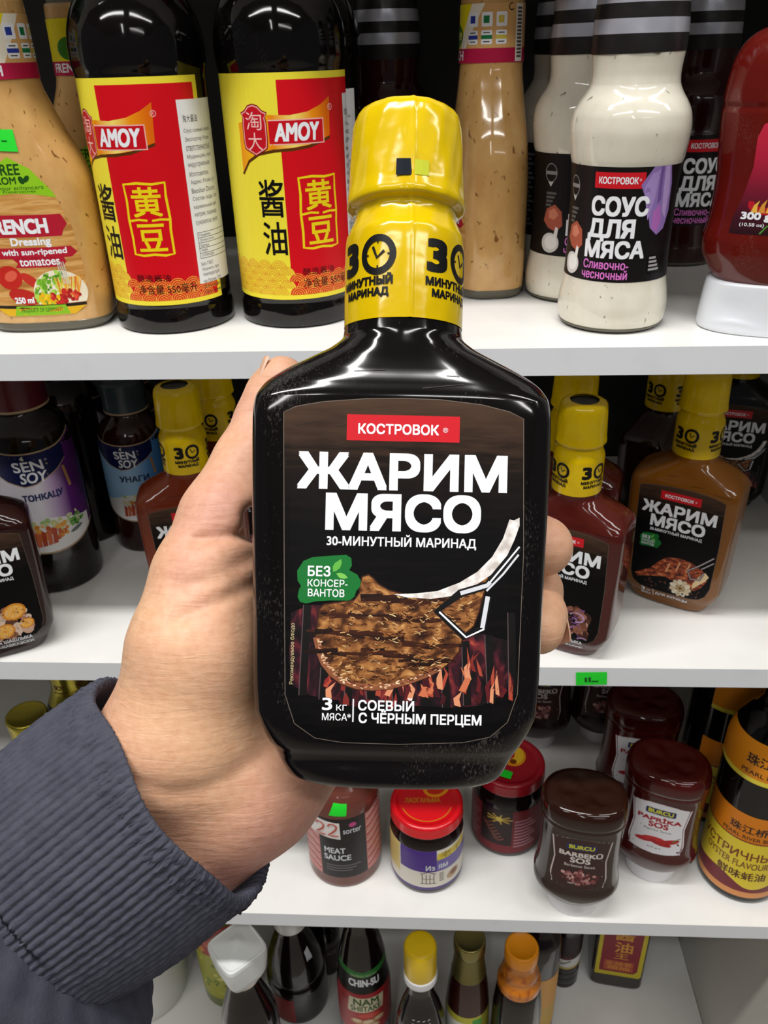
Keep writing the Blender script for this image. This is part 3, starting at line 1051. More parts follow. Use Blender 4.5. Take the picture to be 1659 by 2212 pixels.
def soy_bottle(label, x, y, turn, full=True):
    t = thing('soy_sauce_bottle', label, 'soy sauce bottle', x, y, Z1, facing(x, y, turn), 'soy sauce bottles with red and yellow labels')
    lathe('bottle', SOYP, SOYGLASS, t, 72)
    lathe('cap', smooth_prof([(15.6, 214), (16.2, 215), (16.2, 232), (15, 234), (4, 234.5)], 3), M('red_cap_plastic', '#8c1414', 0.35), t, 40)
    L = Lay()
    L.rect(-54, 17.6, 60, 137, INKY, 0)
    L.rect(0, 20.2, 56.5, 133.6, INKR, 1)
    # banner with the brand
    ban = [(-25, 88), (-20, 94.5), (-13, 98.4), (-4, 100.0), (6, 100.4), (16, 101.6), (29.5, 105.4), (30.6, 125.0), (24, 121.0), (16, 118.0), (6, 116.6), (-6, 117.0), (-25, 113)]
    L.stroke([(x, y - 0.9) for x, y in ban[:7]], 1.5, ink('#5a3208'), 1.3)
    L.poly(ban, ORNG, 1.6)
    L.rect(-6, 102.0, 25.4, 114.6, ink('#f4b8b0'), 2)
    L.rect(-6, 102.6, 24.8, 114.0, ink('#c8101e'), 2.3)
    L.text('AMOY', -3.2, 103.6, 22.6, 113.0, WHITE, 3, 0.045, slant=0.12)
    badge = [(-14.5, 96.5), (-9, 99.2), (-7.4, 100.2), (-6.8, 104), (-6.8, 113), (-7.4, 116), (-6.2, 118.2), (-9, 119.4), (-11.4, 121.8), (-14.5, 122.6), (-17.6, 121.8), (-20, 119.4), (-22.8, 118.2), (-21.6, 116), (-22.2, 113), (-22.2, 104), (-21.6, 100.2), (-20, 99.2)]
    L.poly(badge, ink('#8c0a16'), 2.6)
    L.poly([(-14.5 + (x + 14.5) * 0.93, 109.5 + (y - 109.5) * 0.95) for x, y in badge], ink('#f0a8a6'), 2.9)
    L.poly([(-14.5 + (x + 14.5) * 0.86, 109.5 + (y - 109.5) * 0.9) for x, y in badge], ink('#c41424'), 3.2)
    L.text('淘', -19.4, 109.6, -9.6, 118.6, ink('#f6c6c0'), 4, 0.0)
    L.text('大', -18.8, 99.6, -10.2, 108.4, ink('#f6c6c0'), 4, 0.0)
    L.ring(30.6, 119.6, 1.5, 1.5, 0.35, ink('#f4b8b0'), 2)
    L.text('R', 29.9, 118.6, 31.3, 120.6, ink('#f4b8b0'), 2)
    # names of the sauce
    L.text('酱', -15.4, 64.4, -0.6, 84.6, BLACK, 2, 0.012)
    L.text('油', -15.0, 43.4, -0.8, 62.0, BLACK, 2, 0.012)
    fr = [(8.6, 47.2), (14, 46.4), (20, 47), (26.4, 46.2), (31.2, 46.8), (31.0, 60), (31.6, 66), (31.0, 78), (31.4, 85.2), (24, 84.6), (16, 85.4), (8.2, 84.8), (8.8, 76), (8.2, 66), (8.8, 56)]
    L.stroke(fr, 1.35, GOLD, 2, closed=True)
    L.stroke([(8.4, 65.4), (14, 66.2), (19, 65.6)], 1.2, GOLD, 2)
    L.stroke([(21.5, 65.4), (26, 66.0), (31.2, 65.6)], 1.2, GOLD, 2)
    L.text('黄', 11.6, 67.4, 28.2, 83.4, GOLD, 2, 0.02)
    L.text('豆', 12.0, 48.6, 28.0, 63.8, GOLD, 2, 0.02)
    waves(L, -52, -1, 20.4, 5, 9.0, ink('#d9962a'), ink('#f0cf3a'), 1.2)
    waves(L, 3.5, 54, 20.4, 3, 9.0, ink('#f0b048'), ink('#d8421c'), 1.2)
    L.rect(-54, 17.6, 60, 20.2, INKY, 2.2)
    L.text('酿造酱油', 7, 31.6, 27, 35.6, BLACK, 3)
    L.text('净含量 550毫升', 7, 24.2, 42, 29.6, BLACK, 3)
    # white panel with the small print
    L.rect(44, 27.5, 74, 125.5, ink('#eef0f4'), 2.4)
    L.text('淘大酱油', 46.5, 114.2, 57, 118.0, BLACK, 3)
    rows = ['Соус соевый «Амой»', 'Экспортер: Розен', 'ответственностью', 'Муданьцзян, зона', 'индустриальная', 'Изготовитель', 'Адрес: Розен, ул.', 'Baoshan District', 'Состав: вода, соя', 'карамельный цвет', 'натрия, пшеница', 'сукралоза, мука']
    for i, rw in enumerate(rows):
        L.text(rw, 46.5, 108.6 - 4.4 * i, 46.5 + 1.25 * len(rw), 111.2 - 4.4 * i, ink('#33353a'), 3)
    for i in range(6):
        L.rect(46.5, 56.2 - 2.9 * i, 73, 56.5 - 2.9 * i, ink('#33353a'), 3)
    L.rect(46.5, 41.7, 46.8, 56.5, ink('#33353a'), 3)
    for i, rw in enumerate(['Пищевая', 'Энергетич.', 'белки', 'жиры', 'углеводы']):
        L.text(rw, 47.6, 53.9 - 2.9 * i, 47.6 + 1.2 * len(rw), 55.7 - 2.9 * i, ink('#33353a'), 3)
    for i, rw in enumerate(['Без ГМО', 'Хранить при', 'температуре', 'не более 75%', 'Дата произв.', 'Срок хранения']):
        L.text(rw, 46.5, 37.6 - 3.3 * i if i < 3 else 37.4 - 3.3 * i, 46.5 + 1.25 * len(rw), 39.8 - 3.3 * i, ink('#33353a'), 3)
    L.build('label', on_round(35.3), t, du=3.0, off=0.1, step=0.035)
    return t


soy_bottle('soy sauce bottle at the left, its label turned so the white small-print panel shows', -0.1603, 0.0690, -45)
soy_bottle('soy sauce bottle with its red and yellow label in full view beside the yellow cap', -0.0827, 0.0781, -6)
soy_bottle('third soy sauce bottle, mostly hidden behind the one beside the yellow cap', -0.0800, 0.1560, -62)

# salad dressing bottles (flattened, wider than deep)
DRESS = [(0, 33, 20.5, 3.0), (2.5, 35.5, 22.6, 3.0), (6, 37.2, 23.6, 2.9), (20, 38.4, 24.2, 2.7), (62, 39.2, 24.2, 2.6), (84, 38.3, 23.6, 2.5), (96, 35.4, 22.8, 2.4), (108, 30, 21.8, 2.2), (122, 24.4, 20.4, 2.05), (137, 19.8, 19.3, 2), (168, 19.3, 19.2, 2), (176, 19, 19, 2)]
DRESSING = speckled('peach_dressing', '#d7ab6c', '#c6975a', '#83592b', 250, 0.655)
CLEARBASE = glossy('thick_clear_glass', '#5a5648', 0.06)
dress_surf = on_loft(DRESS)


def dressing_bottle(label, x, y, rot, stick=True, seedv=1):
    rng = random.Random(seedv)
    t = thing('dressing_bottle', label, 'salad dressing bottle', x, y, Z1, rot, 'salad dressing bottles')
    zs = [k[0] for k in DRESS]
    zq = np.unique(np.concatenate([np.linspace(3.5, 176, 60), zs[2:]]))
    rings = [superring(z, *[float(pchip(zs, [k[i] for k in DRESS], [z])[0]) for i in (1, 2, 3)], 80) for z in zq]
    link_mesh('bottle', *loft_mesh(rings), DRESSING, t)
    zq = np.linspace(0, 6.5, 8)
    rings = [superring(z, *[float(pchip(zs, [k[i] for k in DRESS], [z])[0]) + (0.25 if i < 3 else 0) for i in (1, 2, 3)], 80) for z in zq]
    link_mesh('glass_base', *loft_mesh(rings), CLEARBASE, t)
    lathe('neck_glass', [(18.6, 168), (17.6, 172), (17.6, 186)], CLEARBASE, t, 40)
    lathe('cap', smooth_prof([(19.5, 186), (20.2, 187), (20.2, 206), (19, 208), (3, 208.5)], 3), M('green_cap_plastic', '#1e5a26', 0.35), t, 40)
    # neck label
    L = Lay()
    W = 60
    L.rect(-W, 137.5, W, 168, ink('#d9a86a'), 0)
    L.poly([(-22, 168), (-26, 143.5), (8, 143.5), (22, 168)], ink('#f2ead8'), 0.6)
    L.poly([(-22, 168), (-26, 143.5), (2, 143.5), (13.5, 168)], ink('#efdd1c'), 1)
    L.ell(-3, 152, 9, 6.4, ink('#3d7d1c'), 2)
    L.text('ive', -4.5, 149.6, 4.4, 155.4, ink('#e6e27a'), 3, 0.04, slant=0.2)
    L.rect(-W, 137.5, W, 145.2, ink('#b61c46'), 1.5)
    L.text('FRENCH', -18, 139, 7, 144.2, WHITE, 2.5, 0.03)
    for i, c in enumerate(('#2f3f9c', '#1f7a45', '#d8c24e')):
        u = 11.5 + 8.6 * i
        L.rect(u, 156.2, u + 6.4, 163.6, WHITE, 2, 0.8)
        L.rect(u + 1.2, 158, u + 4.6, 161.8, ink(c), 2.6)
        L.rect(u, 147.2, u + 6.4, 154.4, WHITE, 2, 0.8)
        L.rect(u, 149.8, u + 6.4, 151.9, ink(c), 2.6)
        L.rect(u + 1.2, 148.2, u + 5.0, 148.8, ink('#44403c'), 2.6)
        L.rect(u + 1.2, 152.8, u + 5.0, 153.4, ink('#44403c'), 2.6)
    L.rect(41.5, 138, 48, 167.6, ink('#ece6dc'), 2)
    for i in range(14):
        L.rect(42.6, 140 + 1.9 * i, 47, 141.2 + 1.9 * i, ink('#57524c'), 2.5)
    L.ring(38, 166, 1.7, 1.7, 0.6, ink('#3a2a18'), 2, 60, 330)
    L.build('neck_label', on_lathe([(k[1], k[0]) for k in DRESS], 19.3), t, du=2.5, off=0.12)
    # front label
    L = Lay()
    body = [(-26, 14), (-20, 11), (20, 11), (26, 14), (28.6, 24), (29, 40), (27, 62), (20.5, 81), (11, 93), (0, 99.5), (-11, 93), (-20.5, 81), (-27, 62), (-29, 40), (-28.6, 24)]
    L.poly(body, uvmat('pale_wood_print', 'noise', [(0.3, '#a86f34'), (0.5, '#c9924e'), (0.62, '#dcae6c'), (0.75, '#b27a3c')], 0.16, (0.22, 1.8, 1), 5), 0)
    L.poly([(22, 77.5), (20.5, 81), (11, 93), (0, 99.5), (-11, 93), (-20.5, 81), (-22, 77.5), (-11, 79.8), (0, 80.6), (11, 79.8)], ink('#8fc722'), 1)
    L.text('FREE', -8.5, 90.2, 5.5, 96.0, ink('#1c4a16'), 2, 0.03)
    L.text('FROM', -11, 85.4, 2.4, 89.4, ink('#1c4a16'), 2, 0.03)
    L.ell(5.4, 87.4, 1.5, 2.2, ink('#1c4a16'), 2, 25)
    L.ell(8.2, 88, 1.3, 2.1, ink('#1c4a16'), 2, -40)
    L.text('flavour enhancers', -12, 82.4, 16.5, 84.6, ink('#2c5a1c'), 2)
    L.text('Preservatives', -6, 80.9, 12, 82.2, ink('#2c5a1c'), 2)
    L.poly([(-24, 57), (21, 56.6), (22.5, 60), (25, 63), (22.4, 68.6), (-24, 69.4), (-21.6, 63)], ink('#b41f33'), 1)
    L.text('FRENCH', -20, 58.4, 14.5, 67.0, WHITE, 2, 0.06)
    L.text('Dressing', -8.5, 50.6, 14.5, 56.6, WHITE, 2, 0.04)
    L.poly([(-22, 44.8), (24, 44.4), (27.4, 47), (24.5, 50.6), (-22, 51), (-19, 47.6)], ink('#b41f33'), 1)
    L.text('with sun-ripened', -15, 45.6, 22, 50.2, WHITE, 2, 0.03)
    L.poly([(-9, 39.6), (18, 39.2), (20.5, 42), (19.5, 45), (-10, 45), (-7, 42)], ink('#b41f33'), 1)
    L.text('tomatoes', -6, 40.4, 17, 44.4, WHITE, 2, 0.03)
    L.ell(-14, 34, 7.5, 7.0, ink('#c22a22'), 1.4, 10)
    L.ell(-13, 35, 4.2, 2.8, ink('#e0604a'), 1.7, 30)
    L.ell(-2, 32, 6.5, 2.8, ink('#c8352a'), 1.5, -40)
    L.ell(-8, 22.5, 9, 4.6, ink('#bb2a22'), 1.6, -15)
    bowl = arc(13.5, 24, 15.2, 13.4, -28, 208, 30)
    L.poly(bowl, ink('#efe6cf'), 2.0)
    inb = lambda x, y: ((x - 13.5) / 14.2) ** 2 + ((y - 24) / 12.4) ** 2 < 1 and y > 17.6
    blobs(L, rng, 95, lambda x, y: inb(x, y) and x < 16, ['#8cc23a', '#6aa82c', '#b2d85c', '#4f8a20'], 0.9, 2.0, 2.4, 0.6, (-2, 17, 17, 37))
    for k in range(34):
        x = rng.uniform(13, 24)
        L.stroke([(x, 21), (x + rng.uniform(-4, 4), 33)], 0.6, ink(rng.choice(['#f0a83a', '#f4d06a', '#e07a2a', '#d8d04a'])), 3.5)
    blobs(L, rng, 34, lambda x, y: inb(x, y) and ((x - 7) / 6.5) ** 2 + ((y - 20.5) / 3.8) ** 2 < 1, ['#f0cf2a', '#e8b81c'], 0.8, 1.4, 4, 0.7, (0, 16, 15, 25))
    blobs(L, rng, 34, lambda x, y: inb(x, y) and ((x - 16) / 9) ** 2 + ((y - 21.5) / 4) ** 2 < 1, ['#c8302a', '#e0583c', '#a81f22'], 1.0, 2.1, 4, 0.5, (6, 16, 27, 27))
    for k in range(4):
        L.stroke([(17 + k * 0.9, 29), (15.0 + k * 1.2, 42)], 0.5, ink('#cfcabb'), 5)
    L.text('250 ml', -14, 18.6, -2.5, 22.4, WHITE, 5, 0.05)
    L.rect(-26.6, 15.6, 26.8, 17.4, ink('#231a14'), 5.2)
    L.poly([(-26.4, 15.6), (26.4, 15.6), (20, 11), (-20, 11)], ink('#e0b020'), 5.2)
    L.poly([(-14, 17.0), (15, 17.0), (17, 11.2), (-16, 11.2)], ink('#86bd25'), 5.4)
    L.text('PRODUCT OF GERMANY', -11.5, 13.2, 13, 15.6, ink('#1c4a16'), 6)
    L.build('label', dress_surf, t, du=4, dv=6, off=0.12, step=0.04)
    if stick:
        wrap_sticker(t, dress_surf, ((-24, 104.5), (7, 102), (6.2, 113.2), (-22, 114.6)), TAG_GREEN, marks=[(0.1, 0.45, 0.55, 0.52), (0.75, 0.45, 0.85, 0.5)])
    return t


dressing_bottle('french dressing bottle at the left photo edge with a green price sticker', -0.2375, 0.0640, 7)
dressing_bottle('french dressing bottle in the gap behind the left dressing and soy sauce bottles', -0.2180, 0.1430, 6, False, 2)
dressing_bottle('dressing bottle standing sideways behind the held yellow cap, recycling symbols on its neck', 0.0382, 0.1370, -82, False, 3)

# white meat sauce bottles with striped foil caps
MSP = smooth_prof([(25.5, 0), (29, 1.5), (31.0, 6), (31.4, 13), (30.6, 20), (29.5, 25.5), (29.0, 29), (28.5, 45), (28.5, 65), (29.3, 86), (29.6, 89), (30.2, 91), (31.2, 98), (31.8, 105), (31.0, 112), (28.4, 118), (25.0, 123), (23.2, 127), (22.8, 131), (23.1, 136), (23.7, 142), (22.6, 165), (19.5, 182), (17.0, 196), (16.2, 210), (16.2, 222)], 1.5)
CREAM = speckled('cream_garlic_sauce', '#e4dfcf', '#dbd5c3', '#8f8f78', 210, 0.69, 0.10, (1, 1, 0.7))
DARKSAUCE = glossy('dark_red_meat_sauce', '#2c0d0c', 0.1, wave=0.1)
FOILK = M('black_foil', '#1d1a1a', 0.32, bump=(150, 0.35))
FOILS = M('silver_foil', '#c9cad6', 0.30, metal=0.55, bump=(150, 0.35))


def band_sleeve(parent, bands, prof, extra=0.35, seg=64):
    zs = [p[1] for p in prof]
    rs = [p[0] for p in prof]
    rings, mi = [], []
    for (z0, z1, m) in bands:
        for k in range(4):
            rings.append((z0 + (z1 - z0) * k / 4, m))
    rings.append((bands[-1][1], bands[-1][2]))
    t = np.linspace(0, 2 * PI, seg, endpoint=False)
    rr = []
    for z, m in rings:
        r = float(np.interp(z, zs, rs)) + extra + 0.12 * np.sin(7 * t + z * 0.3) + 0.08 * np.sin(13 * t - z * 0.2)
        rr.append(np.stack([r * np.cos(t), r * np.sin(t), np.full(seg, z) + 0.5 * np.sin(t + 1) * (z < 143)], 1))
    v, f = loft_mesh(rr, False, True)
    fm = [rings[i // seg][1] for i in range(seg * (len(rings) - 1))] + [rings[-1][1]]
    return link_mesh('foil_cap', v, f, [FOILK, FOILS], parent, fmat=fm)


def meat_sauce_bottle(label, x, y, turn, mat, dark=False, stick=False, group='meat sauce bottles with striped foil caps'):
    t = thing('meat_sauce_bottle', label, 'meat sauce bottle', x, y, Z1, facing(x, y, turn), group)
    lathe('bottle', [(r, z) for r, z in MSP], mat, t, 72)
    base = lathe('glass_base', [(24.5, -0.0), (26.2, 0.0), (29.5, 1.6), (30.4, 3.2), (29.4, 3.4)], CLEARBASE, t, 72)
    bands, z, k = [], 141.0, 0
    for h in (8.4, 6.6, 6.6, 7.0, 6.6, 7.0, 6.6, 7, 24.2):
        bands.append((z, z + h, k % 2))
        z += h
        k += 1
    band_sleeve(t, bands, MSP)
    L = Lay()
    L.rect(-88, 29.4, 88, 89.0, ink('#151112'), 0)
    L.rect(-13.5, 78.4, 13.0, 86.4, RED, 1)
    L.text('КОСТРОВОК', -11.2, 80.6, 9.4, 84.2, WHITE, 2, 0.03)
    L.text('®', 9.8, 82, 11, 83.4, WHITE, 2)
    L.text('СОУС', -14.6, 64.2, 17.0, 74.6, WHITE, 3, 0.05)
    L.text('ДЛЯ', -15.6, 51.0, 10.6, 63.0, WHITE, 3, 0.05)
    L.text('МЯСА', -16.6, 42.0, 17.4, 51.8, WHITE, 3, 0.05)
    pink = ink('#e07ad0')
    L.text('Сливочно-', -16.6, 36.2, 9.2, 41.2, pink, 3, 0.02)
    L.text('чесночный', -17.0, 30.8, 9.0, 36.0, pink, 3, 0.02)
    # purple garlic at the right edge
    for (pts, c) in (([(17, 89), (28, 89), (31, 80), (32, 66), (29, 57), (24, 54), (19, 58), (16, 70), (11, 80)], '#8f73b4'),
                     ([(18, 88), (21, 88.6), (20, 74), (17, 62), (15, 70), (13, 79)], '#a58cc6'), ([(24, 89), (27, 89), (30, 76), (29, 62), (26, 66), (25, 76)], '#b49ad0'),
                     ([(20, 66), (24, 70), (26, 62), (24, 55), (20, 58)], '#b06ab8'), ([(21, 89), (23, 89), (24, 72), (22, 70)], '#6f5596')):
        L.poly(pts, ink(c), 1 + 0.2 * len(c) + 0.1 * (pts[0][0] - 17))
    # meat and sauce splash at the left edge
    L.poly([(-31, 57), (-25, 60), (-20, 56), (-19, 48), (-23, 44), (-29, 46), (-33, 50)], ink('#b05a44'), 1.2)
    L.poly([(-29, 56), (-25, 58), (-22, 54), (-25, 51), (-29, 52)], ink('#d58468'), 1.6)
    L.ell(-27, 37, 6.5, 6.0, ink('#d9d6d2'), 1.4)
    L.ell(-26.4, 37.4, 4.6, 4.2, ink('#f4f2ee'), 1.7)
    L.poly([(-25, 40), (-23.4, 47), (-21.6, 46), (-22.4, 38)], ink('#efece8'), 1.6)
    L.ring(-29, 78, 4.2, 5.2, 0.5, ink('#8d8a8a'), 1)
    L.rect(-33, 77, -25, 79, ink('#8d8a8a'), 1.2)
    L.poly([(-31, 73), (-27, 73), (-29, 70)], ink('#c9c6c4'), 1.2)
    for i, w in enumerate((7.5, 6.4, 5.2, 4.2)):
        L.rect(-32, 65.6 - 2.3 * i, -32 + w, 67.0 - 2.3 * i, ink('#5f5c5c'), 1.2)
    L.rect(20, 33, 34, 44, ink('#050505'), 1.4, 2)
    for i in range(4):
        L.rect(21.2, 35 + 2.1 * i, 29 - i, 36.2 + 2.1 * i, ink('#a9a6a6'), 2)
    for i in range(16):
        L.rect(-70, 36 + 3 * i, -50 - (i * 7) % 5, 37.6 + 3 * i, ink('#77747a'), 1)
    L.build('label', on_lathe(MSP, 29.0), t, du=3.0, dv=5.0, off=0.12, step=0.05)
    if stick:
        f = on_lathe(MSP, 30)
        wrap_sticker(t, f, ((-26, 98), (-12, 99), (-17, 110), (-25, 112)), M('yellow_green_paper', '#a6bd2a', 0.6))
    return t


meat_sauce_bottle('creamy white meat sauce bottle standing at the front of the top shelf', 0.1085, 0.0520, -4, CREAM)
meat_sauce_bottle('white meat sauce bottle second in line, half hidden behind the front one', 0.0955, 0.1180, 20, CREAM)
meat_sauce_bottle('white meat sauce bottle third in line, a dim sliver at the back', 0.0930, 0.1830, 60, CREAM)
meat_sauce_bottle('dark red meat sauce bottle with striped cap, in shadow above the held yellow cap', -0.0300, 0.2050, 60, DARKSAUCE, True, True)
meat_sauce_bottle('dark meat sauce bottle in deep shadow between the white one and the ketchup', 0.1880, 0.2150, 25, DARKSAUCE, True)

# ketchup, standing on its white flip cap
KET = [(26.5, 33, 21, 2.6), (29, 36, 22.5, 2.7), (36, 41, 24.5, 2.8), (44, 44.6, 26, 2.8), (50, 45, 26.3, 2.8), (55, 44.0, 25.8, 2.8), (62, 43.0, 25.2, 2.8), (78, 42.5, 25, 2.8), (100, 44.2, 25.6, 2.8), (113, 44.8, 26, 2.8), (115.5, 44.2, 25.4, 2.8), (118, 44.8, 26, 2.8), (133, 43.4, 25.4, 2.7), (142, 40, 23.6, 2.6), (148, 34.5, 20.6, 2.5), (151, 28, 17, 2.4), (152.4, 20, 12, 2.3), (152.8, 6, 4, 2.2)]
KETCH = glossy('ketchup_red', '#5f130d', 0.10, dust=0.06, wave=0.12)
t = thing('ketchup_bottle', 'ketchup squeeze bottle standing on its white cap at the right photo edge', 'ketchup bottle', 0.1975, 0.0350, Z1, -17)
zs = [k[0] for k in KET]
zq = np.unique(np.concatenate([np.linspace(26.5, 152.8, 80), zs]))
cols = [pchip(zs, [k[i] for k in KET], zq) for i in (1, 2, 3)]
link_mesh('bottle', *loft_mesh([superring(z, a, b, c, 88) for z, a, b, c in zip(zq, *cols)]), KETCH, t)
CAPK = [(0, 39.5, 23.5, 2.7), (1, 40.8, 24.6, 2.8), (3, 41.2, 25, 2.8), (14, 40.4, 24.4, 2.8), (24, 39.4, 23.6, 2.8), (27, 38.8, 23.2, 2.8), (28.2, 37.5, 22, 2.8)]
zq = np.unique(np.concatenate([np.linspace(0, 28.2, 30), [k[0] for k in CAPK]]))
cols = [pchip([k[0] for k in CAPK], [k[i] for k in CAPK], zq) for i in (1, 2, 3)]
rings = []
for z, a, b, c in zip(zq, *cols):
    r = superring(z, a, b, c, 160)
    dent = 1.1 * np.exp(-((r[:, 0] + 24) / 9) ** 2 - ((z - 14) / 7) ** 2) * (r[:, 1] < 0)
    lip = 0.8 * np.exp(-((r[:, 0] + 22) / 12) ** 2 - ((z - 7.4 + 0.012 * (r[:, 0] + 22) ** 2) / 1.3) ** 2) * (r[:, 1] < 0)
    r[:, 1] += dent - lip
    rings.append(r)
link_mesh('flip_cap', *loft_mesh(rings), M('white_cap_plastic', '#dfe2e8', 0.3, sss=0.1), t)
ks = on_loft(KET)
L = Lay()
KL = [(-32, 55), (32, 55), (31.5, 62), (28, 74), (25.5, 88), (26, 102), (24, 108), (18, 111), (0, 113), (-18, 111), (-24, 108), (-26, 102), (-25.5, 88), (-28, 74), (-31.5, 62)]
L.poly(KL, gradmat('ketchup_label_red', 1, [(54, '#241418'), (66, '#4a1a26'), (78, '#7c1f33'), (92, '#b3263f'), (113, '#cf2f48')]), 0)
L.ell(4, 90, 22, 20, ink('#d88a1c'), 1, n=40)
L.ell(4, 90, 21, 19, ink('#f0d020'), 1.4, n=40)
L.ell(4, 90, 14, 15, ink('#f7e25a'), 1.7, n=40)
L.stroke([(-7, 98), (-5.5, 95), (-5, 91), (-3.5, 87)], 2.2, ink('#2a2f8c'), 2.2)
L.poly([(-15, 83), (-11, 86), (-15, 88.6), (24, 89.6), (20, 86.6), (24, 84)], ink('#c81e2c'), 2.6)
L.text('HOT', -9.5, 84.6, 14, 88.6, WHITE, 3.2, 0.05)
L.poly(arc(-16, 70, 9, 5, 160, 340, 12) + arc(-15, 71, 7, 2.4, 340, 170, 12), ink('#b81e2c'), 1.4)
rng = random.Random(3)
for k in range(9):
    x = -21.5 + k * 3.6
    h = rng.uniform(5, 10)
    L.poly([(x - 1.6, 66), (x + 1.6, 66), (x + 1.2, 66 + h * 0.5), (x + 2.0, 66 + h), (x - 0.4, 66 + h * 0.6)], ink(rng.choice(['#e8b84a', '#d8963a'])), 1.8)
L.text('300 g', -27.5, 61.4, -12.8, 66.2, WHITE, 3, 0.05)
L.text('(10.58 oz)', -27.5, 58.6, -15.5, 60.8, WHITE, 3, 0.01)
L.text('e', -11.6, 61.2, -4.4, 67.2, WHITE, 3, 0.02)
L.stroke([(-17, 55.6), (-14, 59.5), (-8, 61)], 0.8, ink('#4f8a3a'), 2.4)
L.text('SÜSS', -7, 57.4, 2, 60.2, SOFTW, 3)
L.build('label', ks, t, du=4, dv=5, off=0.12, step=0.05)


# ------------------------------------------------------------------ second shelf: asian sauce bottles
SENP = smooth_prof([(31, 0), (33.2, 2), (33.8, 6), (33.8, 30), (33.6, 34), (33.4, 38), (33.4, 112), (33.0, 122), (31.0, 130), (27, 137), (22, 142), (18.6, 146), (17.4, 150), (17.2, 156)], 2)
SENGLASS = glossy('brown_black_glass', '#120b09', 0.08, dust=0.1, wave=0.1)
SENRUST = glossy('brown_sauce_glass', '#2a100a', 0.1, dust=0.1, wave=0.1)


def sen_bottle(label, x, y, turn, lab, word, capc, glass=SENGLASS, seedv=1, size=1.0):
    rng = random.Random(seedv)
    t = thing('sauce_bottle', label, 'sauce bottle', x, y, SHELF[2], facing(x, y, turn), 'round asian sauce bottles on the second shelf')
    t.scale = (size, size, size)
    lathe('bottle', SENP, glass, t, 64)
    cap = lathe('cap', smooth_prof([(20.6, 149.5), (21.4, 150.4), (21.6, 152), (21.6, 178), (20.4, 180), (3, 180.5)], 3), M('cap_' + capc.lstrip('#'), capc, 0.3, coat=0.2), t, 48)
    lathe('cap_rim', [(21.3, 149.2), (21.9, 149.5), (21.9, 151.0), (21.3, 151.2)], ink('#b59a7a'), cap, 48, cap0=False, cap1=False)
    L = Lay()
    n = 16

    def top(u):
        return 121.5 + 5.0 * (abs(u) / 40) ** 2 + (3.0 * max(0, u - 20) / 20)

    def bot(u):
        return 38.5 + 14.0 * (abs(u) / 42) ** 2.2
    us = [-42 + 84 * i / n for i in range(n + 1)]
    outl = [(u, bot(u)) for u in us] + [(u, top(u)) for u in reversed(us)]
    L.poly([(u, bot(u) - 1.4) for u in us] + [(u, top(u) + 1.2) for u in reversed(us)], ink('#b79c78'), 0)
    cols = {'violet': [(-42, '#d9d2e0'), (0, '#e6e2ea'), (12, '#b79ac4'), (22, '#5c2672'), (42, '#431a56')], 'blue': [(-42, '#7fb2e0'), (0, '#a9d0ef'), (20, '#5a96d4'), (42, '#2f6bb0')], 'brown': [(-42, '#6a4a40'), (0, '#7d5a50'), (20, '#5a382e'), (42, '#3a221c')]}[lab]
    L.poly(outl, gradmat('label_' + lab, 0, cols), 0.6)
    navy = [(u, top(u)) for u in us if u <= 30] + [(26, 112), (18, 106), (8, 101), (0, 97.5), (-8, 96.5), (-20, 101), (-30, 108), (-42, 116)]
    L.poly([(u, v - (0.9 if v < top(u) - 0.1 else 0)) for u, v in navy], ink('#b79c78'), 1)
    L.poly(navy, ink('#121a4a'), 1.3)
    L.text('SEN', -13.5, 108.2, 8.5, 116.4, WHITE, 2, 0.03, slant=-0.1)
    L.text('SOY', -10.0, 98.6, 9.5, 107.4, WHITE, 2, 0.03, slant=0.12)
    L.poly([(-6, 117.6), (-4, 117.2), (-4.6, 121), (-7, 119)], ink('#d9d2c0'), 2)
    L.ring(10.6, 115.4, 0.7, 0.7, 0.25, WHITE, 2)
    L.text(word, -12, 82.6, 18, 89.4, ink('#23315e'), 2, 0.05)
    if lab != 'brown':
        L.poly([(21, 106), (23.6, 106), (26.5, 88), (24, 88)], ink('#b98a5a'), 2)
        L.poly([(u, 64 + 4 * math.cos(u / 12)) for u in us if abs(u) < 38] + [(u, bot(u) + 0.3) for u in reversed(us) if abs(u) < 38], ink('#e8e6e4'), 1.5)
        blobs(L, rng, 34, lambda x, y: y > bot(x) + 5, ['#c9c98a', '#e4e0b8', '#9fc07a'], 1.4, 2.6, 2, 0.6, (-12, 56, 26, 67))
        blobs(L, rng, 26, lambda x, y: y > bot(x) + 4, ['#d8892c', '#e8a84a', '#c05a28'], 1.4, 2.8, 3, 0.6, (-8, 50, 16, 62))
        for k in range(5):
            L.poly([(-14 + 4 * k, 43 + 0.6 * k), (-10.6 + 4 * k, 43.4 + 0.6 * k), (-9.6 + 4 * k, 54 + k), (-12.8 + 4 * k, 56 + k)], ink(('#b5482e', '#cf6a44')[k % 2]), 3.9 + 0.1 * k)
        blobs(L, rng, 26, lambda x, y: y > bot(x) + 3, ['#5a9a3c', '#7ab552', '#3f7a2a'], 0.9, 2.0, 4, 0.6, (18, 55, 30, 65))
        L.ell(22, 52, 6, 1.6, ink('#6a7470'), 4, 14)
    else:
        blobs(L, rng, 60, lambda x, y: y > bot(x) + 3, ['#6a3a2c', '#84503c', '#4a241a'], 1.2, 3, 2, 0.5, (-34, 46, 34, 76))
    L.build('label', on_lathe(SENP, 33.4), t, du=3.0, dv=8, off=0.12, step=0.05)
    return t


